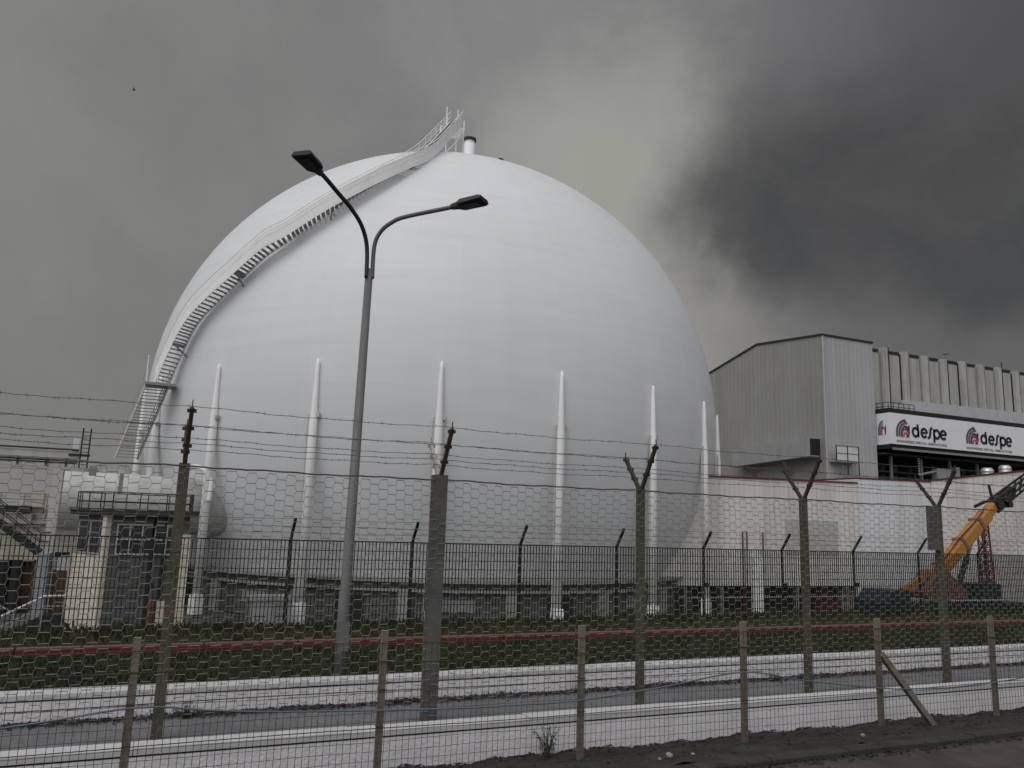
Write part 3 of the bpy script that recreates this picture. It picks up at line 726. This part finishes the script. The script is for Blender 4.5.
t = thing('plant_building', (-8, 58, G), 'cream plant building with a dark doorway behind the stairs on the left', 'building')
m = MB(); m.box(-16,-8.45,56,63,G,1.3); m.box(-8.449,-5.6,56,63,-.85,1.3); m.box(-5.599,-4.35,56,63,G,-2.8) if False else m.box(-5.6,-5.58,56,63,G,1.3)
m.box(-5.579,-4.78,56,63,-.36,1.3); m.box(-4.779,-3.2,56,63,G,1.3); m.build('wall', 'cream', t)
MB().box(-8.449,-5.601,56.6,63,G,-.851).build('dark_bay', 'brown', t)
MB().box(-5.578,-4.781,56.15,56.25,G,-1.5).build('door', 'brown', t); MB().box(-5.578,-4.781,56.15,56.26,-1.45,-.66).build('pane', 'panelwhite', t); MB().box(-5.578,-4.781,56.1,56.3,-.64,-.37).build('lintel', 'roof_and_shade', t)
m = MB(); m.box(-16,-7.0,55.4,62,1.301,1.9); m.box(-16,-3.0,55.7,63,1.302,1.5); m.build('roof', 'offwhite', t)
MB().box(-16,-7.1,55.2,60,1.95,2.35).build('roof_tank', 'roof_and_shade', t)
m = MB()
for h in (2.75, 3.1): m.path([(-16,55.6,h),(-6.3,55.6,h)], .03, 5)
for x in fr(-16,-6.3,8): m.path([(x,55.6,1.5),(x,55.6,3.1)], .03, 5)
m.build('roof_rail', 'grating', t)
m = MB().box(-7.55,-6.55,56,57,1.9,3.15); m.box(-7.7,-6.3,55.7,57,2.3,2.42); m.build('roof_cabinet', 'cream', t)
MB().box(-8.0,-7.0,56.45,56.58,G,-1.2).build('crate_stack', 'brown', t)
for x in (-8.1,-7.4): MB().path([(x,55.95,G),(x,55.95,-.9)], .28, 10).build('column', 'dark', t)

t = thing('steel_staircase', (-6.5, 48, G), 'dark steel staircase descending to the right beside the cream plant building', 'stairs')
m = MB()
for y in (47.6, 48.6): m.bar((-8.6,y,2.35),(-5.5,y,-.02), .08, .3)
m.build('stringer', 'blackmetal', t)
m = MB(); 
for i in range(14): q = Vector((-8.6,48.1,2.35)).lerp(Vector((-5.5,48.1,-.02)), (i+.5)/14); m.obox(q+Vector((0,0,.05)), (.13,0,0), (0,.5,0), (0,0,.02))
m.build('treads', 'grating', t)
m = MB()
for h in (.55, 1.0):
    for y in (47.6, 48.6): m.path([(-8.6,y,2.35+h),(-5.5,y,h),(-5.1,y,h)], .028, 5)
for i in range(6): q = Vector((-8.4,47.6,2.2)).lerp(Vector((-5.5,47.6,0)), i/5); m.path([q, q+Vector((0,0,1))], .028, 5)
m.build('handrail', 'blackmetal', t)
MB().box(-5.5,-4.95,47.4,48.8,G,-.02).build('landing_pier', 'bluegrey', t)
t = thing('entry_ramp', (-5.5, 46, G), 'dark ramp with a sloping pale handrail in front of the plant building', 'ramp')
MB().prism([(-9,G-.5),(-4.0,G-.5),(-4.0,-2.95),(-4.75,-2.95),(-6.6,-4.0),(-9,-4.1)], lambda u, v, w: (u, w, v), 46.0, 47.2).build('ramp_wall', 'blackmetal', t)
m = MB(); m.path([(-9,45.95,-4.3),(-4.75,45.95,-2.0),(-3.85,45.95,-2.0)], .05, 8); m.build('handrail', 'panelwhite', t)
m = MB(); m.path([(-7.5,45.98,-4.0),(-4.75,45.98,-2.5),(-3.85,45.98,-2.5)], .03, 6)
for x, z in ((-7,-3.3),(-6,-2.7),(-4.8,-2.1),(-3.9,-2.1)): m.path([(x,45.97,G),(x,45.97,z)], .03, 5)
m.path([(-8,45.97,-1.7),(-6.1,45.97,-2.75)], .045, 6)
m.build('lower_rail', 'bluegrey', t)

# ------------------------------------------------------------------ clad sheds right of the sphere
t = thing('clad_shed', (44, 51.5, G), 'long cream clad shed over a dark open base touching the sphere', 'shed')
MB().prism([(32.5,-1.9),(54.35,-1.95),(54.35,6.55),(32.5,6.2)], lambda u, v, w: (u, w, v), 50.0, 53.2).build('wall', 'cladA', t)
MB().prism([(32.5,6.201),(54.35,6.551),(54.35,6.68),(32.5,6.33)], lambda u, v, w: (u, w, v), 49.93, 53.3).build('roof_trim', 'redtrim', t)
MB().box(33, 54.3, 52.4, 53.1, G, -1.96).build('back_wall', 'roof_and_shade', t)  # near-black colour carries the shadow inside the open base
MB().box(54.0, 54.34, 50.02, 53.1, G, -1.96).build('end_wall', 'cladA', t)
MB().box(42.7, 43.5, 49.55, 49.97, G, .35).build('pillar', 'white', t)
m = MB(); m.box(34.5, 54, 50.15, 50.22, -2.85, -2.78); m.build('rail', 'offwhite', t)
for x in (36.6,40,47.5,52.9): MB().box(x-.12, x+.12, 50.1, 50.4, G, -1.96).build('post', 'steel', t)
for x in (41.9,42.3,43.9): MB().path([(x,49.9,G),(x,49.9,2.2)], .05, 6).build('downpipe', 'redtrim', t)
m = MB(); m.box(46.3,51.9,49.94,49.985,.55,3.3); m.build('patch_panel', 'patchgrey', t)
t = thing('clad_shed', (58.5, 52, G), 'pale bluish clad shed standing behind the orange crane boom', 'shed')
MB().prism([(54.36,G),(63.1,G),(63.1,7.08),(54.36,6.95)], lambda u, v, w: (u, w, v), 49.85, 56).build('wall', 'cladB', t)
MB().prism([(54.36,6.951),(63.1,7.081),(63.1,7.22),(54.36,7.09)], lambda u, v, w: (u, w, v), 49.8, 56).build('roof_trim', 'redtrim', t)
t = thing('clad_shed', (70, 44, G), 'ivory gridded shed wall coming forward at the right edge', 'shed')
MB().prism([(34,G),(56,G),(56,6.95),(49.85,7.2),(34,8.1)], lambda u, v, w: (w, u, v), 63.15, 82).build('wall', 'cladC', t)
MB().prism([(34,8.101),(49.85,7.201),(49.85,7.34),(34,8.24)], lambda u, v, w: (w, u, v), 63.08, 82).build('roof_trim', 'redtrim', t)

t = thing('red_pump', (51, 51, G), 'red pump set standing in the dark open base of the cream shed', 'pump')
MB().box(50.2,52.2,50.6,51.8,G,-3.2).build('base', 'redmast', t)
m = MB(); m.path([(51.2,51.2,-3.2),(51.2,51.2,-2.4)], .42, 14); m.path([(50.3,51.2,-2.9),(51.9,51.2,-2.9)], .3, 14); m.build('body', 'redmast', t, True)
m = MB(); m.path([(51.2,51.2,-2.42),(51.2,51.2,-2.2)], .3, 12); m.build('cap', 'salmon', t)
MB().box(52.65,52.8,50.5,50.6,G,-1.97).build('standpipe', 'offwhite', t)

# ------------------------------------------------------------------ tall clad hall
t = thing('tall_clad_hall', (86, 90, G), 'tall grey clad hall with a sloping gable end beside the sphere', 'building')
prof = [(80,G),(80,29.25),(93.1,30.38),(104.1,27.9),(116,25.2),(116,G)]
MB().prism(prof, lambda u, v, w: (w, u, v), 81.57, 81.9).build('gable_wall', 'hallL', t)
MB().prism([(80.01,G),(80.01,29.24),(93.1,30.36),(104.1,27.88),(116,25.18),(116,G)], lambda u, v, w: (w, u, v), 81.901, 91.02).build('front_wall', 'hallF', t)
MB().prism([(79.85,29.252),(93.1,30.4),(104.1,27.92),(116.2,25.2),(116.2,25.45),(104.1,28.17),(93.1,30.66),(79.85,29.5)], lambda u, v, w: (w, u, v), 81.4, 91.15).build('roof', 'trim', t)
MB().box(81.5, 81.75, 79.93, 79.99, G, 29.25).build('corner_strip', 'lilac', t)
d = MB(); xa, xb, ya, yb = 79.6, 81.56, 81.0, 97.0
d.prism([(ya,12.45),(yb,11.8),(yb,14.4),(ya,15.0)], lambda u, v, w: (w, u, v), xa, xb); dc = d.build('duct', 'duct', t)
MB().box(xa+.1, xb-.06, ya-.02, ya-.003, 12.6, 14.88).build('duct_mouth', 'dark', dc)
for y, z in ((86.5,12.2),(94,11.9)): MB().bar((79.9,y,z),(81.5,y,10.2), .3, .3).build('duct_bracket', 'steel', dc)
m = MB(); m.box(80.3,81.5,98.5,101,10.2,10.4); 
for y in (98.6,99.7,100.9): m.path([(80.35,y,10.4),(80.35,y,11.6)], .05, 5)
m.path([(80.35,98.6,11.6),(80.35,100.9,11.6)], .05, 5); m.build('side_platform', 'steel', t)
pf = MB().box(82.0,86.2,78.7,79.98,11.7,11.9).build('front_platform', 'steel', t)
m = MB()
for x in (82.1,84.1,86.1): m.box(x-.05,x+.05,78.7,78.8,10.0 if x > 83 else 11.7,14.0)
for z in (12.9,13.9): m.path([(82.1,78.75,z),(86.1,78.75,z)], .04, 5)
m.build('platform_rail', 'blackmetal', pf)
m = MB(); m.box(82.18,84.03,78.76,78.8,12.0,13.75); m.box(84.17,86.03,78.76,78.8,12.0,13.75); m.build('sheeting', 'panelwhite', pf)
m = MB()
for x in (83.3,84.1,84.9,85.6): m.path([(x,78.9,8.5),(x,78.9,11.7)], .05, 5)
for z in (9.2,9.9,10.6,11.2): m.path([(83.3,78.9,z),(85.6,78.9,z)], .035, 5)
m.build('ladder', 'grating', pf)

# ------------------------------------------------------------------ pilastered block behind the billboard
t = thing('pilastered_block', (112, 90, G), 'grey precast block with tall vertical fins behind the white billboard', 'building')
MB().box(91.03,150,81.2,110,19.0,28.45).build('wall', 'precast', t)
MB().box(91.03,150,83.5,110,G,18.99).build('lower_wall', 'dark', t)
MB().box(91.04,150,81.3,110,28.451,28.6).build('roof', 'trim', t)
p0 = 91.05
for i in range(14):
    x = p0+i*4.13
    pnl = MB().box(x, x+2.25, 80.95, 81.19, 19.8, 28.3).build('panel', 'precast', t)
    MB().box(x-.02, x+2.27, 80.88, 81.22, 28.602, 28.86).build('panel_cap', 'trim', pnl)
    f = MB(); zt = 29.0+random.uniform(-.25,.2); f.box(x+2.55, x+3.55, 80.45, 81.18, 19.5, zt); fo = f.build('fin', 'fin', t)
    MB().box(x+2.27, x+2.52, 80.9, 81.17, 19.6, 28.3+random.uniform(-.4,.5)).build('gap_shade', 'dark' if i % 3 == 1 else 'grating', fo)  # solid strip, its darker tone painting the shade line beside the fin
    MB().box(x+3.6, x+4.08, 80.75, 81.17, 19.6, 28.55+random.uniform(-.2,.5)).build('infill', 'precast', fo)
    f = MB(); f.path([(x+3.8,80.55,20),(x+3.8,80.55,29.3+random.uniform(-.6,.5))], .08, 6)
    if i % 2: f.bar((x+2.9,80.6,29.5),(x+4.1,80.6,29.75), .12, .12)
    f.build('downpipe', 'steel' if i % 3 else 'blackmetal', fo)
MB().prism([(96.6,19.9),(150,19.9),(150,22.3),(96.6,21.6)], lambda u, v, w: (u, w, v), 79.9, 80.3).build('pale_band', 'lilac', t)
m = MB(); m.box(91.4,150,79.2,83.4,13.35,13.6); m.box(91.6,150,80.5,83.4,11.0,11.2)
m.build('gallery_beam', 'roof_and_shade', t)
for x in fr(94,148,9): MB().box(x-.15,x+.15,80.2,80.5,8.5,13.34).build('gallery_post', 'steel', t)
m = MB()
for i in range(22): 
    x = 92+i*1.25; m.box(x, x+random.uniform(.4,1.1), 80.9+random.random()*1.6, 83.3, random.uniform(8.5,9.5), random.uniform(9.8,12.4))
m.build('stored_plant', 'roof_and_shade', t)
m = MB(); m.box(102.2,105.4,79.5,80.4,9.8,12.0); m.box(106.2,107.0,79.5,80.4,9.8,12.4); m.bar((98.5,79.6,10.9),(104,79.6,12.0), .12, .25); m.build('cabinet', 'duct', t)
m = MB()
for i in range(7): m.path([(98.9,79.8,13.3-i*.35),(98.9,79.8,13.12-i*.35)], .12, 8)
m.build('chain_hoist', 'panelwhite', t)
for x, zt in ((109.4,12.35),(113.35,12.95)):
    tk = thing('silver_tank', (x, 77, 8), 'small silver tank under the billboard, ' + ('the one nearer the grey hall' if x < 111 else 'the taller one nearer the right edge'), 'tank', 'silver tanks below the billboard')
    MB().path([(x,77,8.0),(x,77,zt-.3),(x,77,zt)], [.85,.85,.6], 20).build('body', 'silver', tk, True)
    MB().path([(x,77,zt-.62),(x,77,zt-.5)], .9, 20).build('band', 'steel', tk)
    m = MB()
    for k in range(3): m.path([(x+.7*cos(k*2.1),77+.7*sin(k*2.1),G),(x+.7*cos(k*2.1),77+.7*sin(k*2.1),8.05)], .1, 6)
    m.build('legs', 'steel', tk)

# ------------------------------------------------------------------ billboard
t = BB = thing('billboard', (105, 78, 14), 'long white billboard lettered despe below the grey concrete fins', 'billboard')
YB = 78.0
MB().box(91.35,128,YB,YB+.2,14.75,19.1).build('front_panel', 'banner', t)
MB().box(91.352,91.55,YB+.201,80.6,14.7,19.08).build('side_panel', 'banner', t)
MB().box(91.36,128,YB+.05,81.0,19.102,19.75).build('top_gantry', 'dark', t)
MB().box(91.36,128,YB+.21,81.0,14.1,14.74).build('soffit', 'dark', t)
MB().box(91.9,128,YB+.02,YB+.19,13.95,14.25).build('light_trough', 'steel', t)
m = MB()
for z in (20.0,20.55): m.path([(91.4,80.8,z),(91.4,78.1,z),(96.5,78.1,z)], .05, 5)
for x in fr(91.4,96.5,5): m.path([(x,78.1,19.7),(x,78.1,20.55)], .05, 5)
for y in (79,80,80.8): m.path([(91.4,y,19.7),(91.4,y,20.55)], .05, 5)
m.build('railing', 'blackmetal', t)
MB().box(92.6,96.3,78.4,78.45,19.78,20.4).build('sheeting', 'panelwhite', t)
def arc(cx, cz, rx_, rz_, a0, a1, n=14): return [(cx+rx_*cos(radians(a0+(a1-a0)*i/n)), cz+rz_*sin(radians(a0+(a1-a0)*i/n))) for i in range(n+1)]
def word(dx, y0, par, m, wd=.36):
    b = MB(); zb, xh = 15.98, 1.42; cz = zb+xh/2; r = xh/2-.12; yy = (y0-.06, y0-.01)
    def ell(cx, a0=0, a1=360): b.ribbon(arc(cx, cz, .56, r, a0, a1, 20), wd, *yy)
    ell(dx+.60); b.ribbon([(dx+1.14,zb+.05),(dx+1.14,zb+.75),(dx+1.06,zb+1.85)], wd, *yy)                 # d
    b.ribbon([(dx+1.82,cz+.02),(dx+2.86,cz+.02)], wd*.8, *yy); ell(dx+2.32, 0, 318)                              # e
    b.ribbon([(dx+3.02,zb+.10),(dx+3.3,zb+.10),(dx+3.44,zb+.3),(dx+3.62,zb+1.25),(dx+3.78,zb+1.5),(dx+4.02,zb+1.5)], wd, *yy)   # slanted s
    ell(dx+4.86); b.ribbon([(dx+4.32,zb-.5),(dx+4.32,cz),(dx+4.36,zb+xh)], wd, *yy)                              # p
    b.ribbon([(dx+5.74,cz+.02),(dx+6.74,cz+.02)], wd*.8, *yy); ell(dx+6.22, 0, 318)                              # e
    return b.build('lettering', m, par)
def emblem(dx, par):
    y = YB; g_ = MB(); zb = 15.85
    for i, (rx_, w) in enumerate(((2.0,.33),(1.54,.3),(1.13,.26))):
        A = arc(dx+2.15, zb+.55, rx_, rx_*.92, 180, 105, 12); g_.ribbon([(A[0][0],zb)]+A, w, y-.05, y-.005)
    g_.prism([(dx+1.5,zb+2.25),(dx+1.72,zb+2.62),(dx+2.3,zb+1.9),(dx+2.1,zb+1.75)], lambda u, v, w: (u, w, v), y-.05, y-.005)
    e = g_.build('emblem', 'inkgrey', par)
    k_ = MB(); k_.ribbon(arc(dx+1.78, zb+.75, .72, .72, 100, -60, 14), .26, y-.07, y-.052); k_.ribbon([(dx+2.45,zb+.6),(dx+2.5,zb+1.7)], .24, y-.09, y-.072); k_.build('emblem_letter', 'ink', e)
    r_ = MB(); A = arc(dx+1.72, zb+.5, .62, .62, 180, 10, 12); r_.ribbon([(A[0][0],zb)]+A+[(A[-1][0],zb)], .26, y-.11, y-.092); r_.ribbon([(dx+1.45,zb)]+arc(dx+1.72, zb+.3, .27, .3, 180, 0, 8)+[(dx+1.99,zb)], .16, y-.11, y-.092); r_.build('emblem_arch', 'inkred', e)
    return e
def text_mesh(s, x, y, z, width, height, par, m, tilt=0):
    cu = bpy.data.curves.new('txt', 'FONT'); cu.body = s; cu.size = 1; cu.extrude = .0; cu.offset = .022
    to = bpy.data.objects.new('txt', cu); COL.objects.link(to); bpy.context.view_layer.update()
    me = bpy.data.meshes.new_from_object(to.evaluated_get(bpy.context.evaluated_depsgraph_get()))
    COL.objects.unlink(to); bpy.data.objects.remove(to)
    xs = [v.co.x for v in me.vertices]; ys = [v.co.y for v in me.vertices]; x0_, w_, y0_, h_ = min(xs), max(xs)-min(xs), min(ys), max(ys)-min(ys)
    off = Vector(par.get('_b', (0,0,0)))
    for v in me.vertices: v.co = Vector((x+(v.co.x-x0_)/w_*width, y, z+(v.co.y-y0_)/h_*height)) - off
    o = bpy.data.objects.new('tagline', me); COL.objects.link(o); o.parent = par; o['_b'] = tuple(off); me.materials.append(MT[m]); return o
for dx in (0, 14.2):
    emblem(92.55+dx, t); word(95.75+dx, YB, t, 'ink')
    text_mesh('ENGINEERED SPECIAL DEMOLITIONS', 92.6+dx, YB-.02, 15.02, 9.95, .36, t, 'inkgrey')
# emblem on the short side panel
sm = MB()
for i, (r_, w) in enumerate(((1.0,.2),(.72,.18),(.45,.14))):
    A = arc(0, 0, r_, r_*1.3, 180, 95, 12); P = [(A[0][0], -.75)]+A
    q = MB(); q.ribbon(P, w, -.05, -.005); sm.f += [tuple(len(sm.v)+k for k in f) for f in q.f]; sm.v += [(91.35+v[1], 79.0-v[0]*.82, 16.75+v[2]*.95) for v in q.v]
se = sm.build('side_emblem', 'inkgrey', t)
q = MB(); q.ribbon([(-.35,-.75)]+arc(-.02, -.2, .36, .5, 180, 0, 10)+[(.34,-.75)], .2, -.06, -.01); q.ribbon([(.42,-.3),(.45,.6)], .16, -.06, -.01)
MB_ = MB(); MB_.v = [(91.35+v[1], 79.0-v[0]*.82, 16.75+v[2]*.95) for v in q.v]; MB_.f = q.f; MB_.build('emblem_arch', 'inkred', se)

# ------------------------------------------------------------------ crane and mast
t = thing('mobile_crane', (51, 40, G), 'mobile crane with an orange telescopic boom raised in front of the pale sheds', 'crane')
def boomseg(a, b_, w, h, m, name, par):
    mb = MB(); a, b_ = Vector(a), Vector(b_); d_ = (b_-a).normalized(); s_ = Vector((0,1,0)); n_ = s_.cross(d_)*-1
    L = (b_-a).length; poly = [(-w/2,-h*.3),(-w*.28,-h/2),(w*.28,-h/2),(w/2,-h*.3),(w/2,h*.35),(w*.35,h/2),(-w*.35,h/2),(-w/2,h*.35)]
    mb.prism(poly, lambda u, v, ww: tuple(a+s_*u+n_*v+d_*ww), 0, L); return mb.build(name, m, par)
A0 = Vector((49.3,40,-1.45)); A1 = Vector((56.9,40,4.45))
bm = boomseg(A0, A0.lerp(A1,.93), .8, 1.02, 'orange', 'boom', t)
boomseg(A0.lerp(A1,.931), A1+(A1-A0)*.06, .62, .8, 'orange', 'boom_section', bm)
for u in (.25, .55, .8): q = A0.lerp(A1,u); d_ = (A1-A0).normalized(); MB().obox(q, d_*.12, (0,.45,0), Vector((-d_.z,0,d_.x))*.57).build('boom_collar', 'salmon', bm)
m = MB()
d_ = (A1-A0).normalized(); n_ = Vector((-d_.z,0,d_.x))
for k_, oo in enumerate((.56,.62)): m.path([A0.lerp(A1,u)+n_*(oo+.05*sin(u*14+k_))+Vector((0,-.2-.12*k_,0)) for u in fr(.05,.9,16)], .035, 5)
m.build('hoses', 'blackmetal', bm)
m = MB(); H0 = A1+(A1-A0)*.06
m.obox(H0+Vector((.2,0,.1)), (.4,0,.25), (0,.36,0), (-.25,0,.42)); m.path([(57.5,39.5,4.75),(57.5,40.5,4.75)], .32, 14); m.path([(58.2,39.5,5.3),(58.2,40.5,5.3)], .28, 14); m.path([(58.6,39.5,4.9),(58.6,40.5,4.9)], .25, 14); m.bar((57.2,39.6,5.2),(58.8,39.6,5.5), .1, .1)
m.bar((56.3,40,5.0),(55.2,40,4.6), .18, .18); m.bar((57.2,40,5.2),(56.9,40,6.3), .14, .14); m.build('boom_head', 'blackmetal', t)
m = MB(); J0, J1 = Vector((57.6,40,4.9)), Vector((66.5,40,9.6))
d_ = (J1-J0).normalized(); n_ = Vector((-d_.z,0,d_.x))
for y in (39.75,40.25):
    for h in (-.28,.32): m.bar(J0+Vector((0,y-40,0))+n_*h*1.4, J1+Vector((0,y-40,0))+n_*h*.7, .13, .13)
for i in range(12):
    q0, q1 = J0.lerp(J1,i/12), J0.lerp(J1,(i+1)/12)
    for y in (-.25,.25): m.bar(q0+Vector((0,y,0))-n_*.36, q1+Vector((0,y,0))+n_*.36, .08, .08)
m.obox(J0.lerp(J1,.12), d_*1.0, (0,.2,0), n_*.36); m.build('jib', 'blackmetal', t)
m = MB().path([(52.6,40,-1.6),(54.0,40,.9)], .2, 12); cyl_ = m.build('lift_cylinder', 'blackmetal', t, True); MB().path([(54.0,40,.9),(54.7,40,2.2)], .13, 12).build('piston', 'steel', cyl_, True)
MB().prism([(48.6,-1.5),(49.9,-.1),(50.7,.05),(52.9,-1.45),(52.5,-1.95),(48.8,-1.95)], lambda u, v, w: (u, w, v), 39.2, 40.8).build('turret', 'salmon', t)
MB().bar((46.3,39.2,-1.35),(48.6,39.4,-.55), .3, .4).build('counterweight_arm', 'orange', t)
MB().box(45.5,58.5,38.8,41.2,-3.05,-2.2).build('chassis', 'navy', t)
m = MB(); m.prism([(44.2,-3.1),(46.6,-3.1),(46.6,-1.3),(45.0,-1.3),(44.2,-2.1)], lambda u, v, w: (u, w, v), 38.75, 41.25); cb = m.build('cab', 'navy', t)
MB().prism([(44.5,-2.05),(46.2,-2.05),(46.2,-1.45),(45.1,-1.45)], lambda u, v, w: (u, w, v), 38.72, 38.748).build('side_window', 'glass', cb)
MB().box(53.6,56.2,39.1,40.9,-2.19,-.9).build('engine_cover', 'navy', t)
m = MB(); m.box(47.2,47.6,37.6,42.4,-2.7,-2.3); m.box(57.3,57.7,37.6,42.4,-2.7,-2.3)
for x in (47.4,57.5):
    for y in (37.8,42.2): m.path([(x,y,-2.6),(x,y,G+.06)], .12, 8); m.path([(x,y,G+.02),(x,y,G+.12)], .4, 12)
m.build('outrigger', 'salmon', t)
for x in (46.2,49.5,51.0,54.8,56.3):
    for y in (38.7,41.0):
        w_ = MB().path([(x,y,G+.52),(x,y+.32,G+.52)], .52, 20).build('wheel', 'tyre', t); MB().path([(x,y-.02,G+.52),(x,y+.0,G+.52)], .26, 14).build('rim', 'steel', w_)
m = MB(); m.path([(50.6,38.9,-2.0),(56.2,38.9,-2.0)], .05, 6); m.build('side_rail', 'panelwhite', t)

t = thing('lattice_mast', (57, 41.5, G), 'slim dark red lattice mast standing beside the crane boom', 'mast')
m = MB(); b0_, t0_ = Vector((58.5,41.6,G)), Vector((58.1,41.6,3.7))
for dx, dy in ((-.3,-.3),(.3,-.3),(.3,.3),(-.3,.3)): m.path([b0_+Vector((dx,dy,0)), t0_+Vector((dx*.9,dy*.9,0))], .075, 6)
m.build('legs', 'redmast', t); m = MB()
for i in range(11):
    a, c = b0_.lerp(t0_,i/11), b0_.lerp(t0_,(i+1)/11)
    for (p_, q_) in (((-.3,-.3),(.3,-.3)),((.3,-.3),(.3,.3)),((.3,.3),(-.3,.3)),((-.3,.3),(-.3,-.3))):
        m.bar(a+Vector((*p_,0)), c+Vector((*q_,0)), .06, .06); m.bar(a+Vector((*p_,0)), a+Vector((*q_,0)), .06, .06)
m.build('bracing', 'redmast', t)

# ------------------------------------------------------------------ small things near the fence
def weed(x, y, z, h, n, label):
    m = MB()
    for _ in range(n):
        a = random.uniform(0, 6.28); ln = random.uniform(.1, .5)*h; hh = h*random.uniform(.5, 1); p0_ = Vector((x+random.gauss(0,.03), y+random.gauss(0,.03), z))
        pt = [p0_, p0_+Vector((cos(a)*ln*.35, sin(a)*ln*.35, hh*.6)), p0_+Vector((cos(a)*ln, sin(a)*ln, hh))]
        m.path(pt, [.005,.004,.0015], 3, False)
        for k in range(4):
            u = random.uniform(.15,.95); q = pt[0].lerp(pt[2],u); aa = random.uniform(0,6.28); s_ = random.uniform(.02,.05); i = len(m.v)
            d1 = Vector((cos(aa),sin(aa),random.uniform(-.2,.6)))*s_; d2 = Vector((-sin(aa),cos(aa),0))*s_*.3
            m.v += [tuple(q), tuple(q+d1*.5+d2), tuple(q+d1), tuple(q+d1*.5-d2)]; m.f.append((i,i+1,i+2,i+3))
    tag(m.build('weed', 'weed'), label, 'weed', 'weeds along the white walls')
weed(4.15, 8.2, -.16, .36, 22, 'tall dark weed against the near white wall, next to a low fence post')
weed(5.9, 10.72, -.1, .22, 16, 'small weed tuft at the foot of the far white wall, middle of the path')
weed(9.6, 10.74, -.1, .2, 14, 'small weed tuft at the foot of the far white wall, towards the right')
weed(.55, 10.74, -.1, .2, 14, 'small weed tuft at the foot of the far white wall, towards the left')
def stone(x, y, z, s_, label):
    m = MB(); n1, n2 = 8, 5; rr = random.Random(int(x*1000)); sq = rr.uniform(.5,.8)
    for j in range(n2+1):
        el = -pi/2+pi*j/n2
        for i in range(n1):
            az = 2*pi*i/n1; k = s_*rr.uniform(.75,1.15) if 0 < j < n2 else s_*.9
            m.v.append((x+k*cos(el)*cos(az), y+k*cos(el)*sin(az)*.8, z+k*sin(el)*sq))
    for j in range(n2):
        for i in range(n1): m.f.append((j*n1+i, j*n1+(i+1)%n1, (j+1)*n1+(i+1)%n1, (j+1)*n1+i))
    tag(m.build('stone', 'stone'), label, 'stone', 'pale stones by the kerb')
stone(5.02, 7.16, .06, .04, 'largest pale stone lying by the kerb under the low fence')
stone(4.86, 7.1, .055, .022, 'small pale stone left of the largest one by the kerb')
stone(5.3, 7.14, .055, .025, 'small pale stone right of the largest one by the kerb')
stone(7.75, 7.2, .05, .03, 'lone pale pebble by the kerb near the leaning brace')

b = MB(); p = Vector((-4.79,60,32.58))
b.path([p+Vector((-.13,0,0)), p, p+Vector((.15,0,.02))], [.012,.045,.012], 8)
for s_ in (-1, 1): i = len(b.v); b.v += [tuple(p+Vector((-.04,0,.01))), tuple(p+Vector((.06,0,.01))), tuple(p+Vector((.01,.18*s_,.09))), tuple(p+Vector((-.06,.32*s_,.03)))]; b.f.append((i,i+1,i+2,i+3))
tag(b.build('bird', 'blackmetal'), 'tiny dark bird flying in the grey sky at upper left', 'bird')

for o in bpy.data.objects:
    if '_b' in o.keys(): del o['_b']
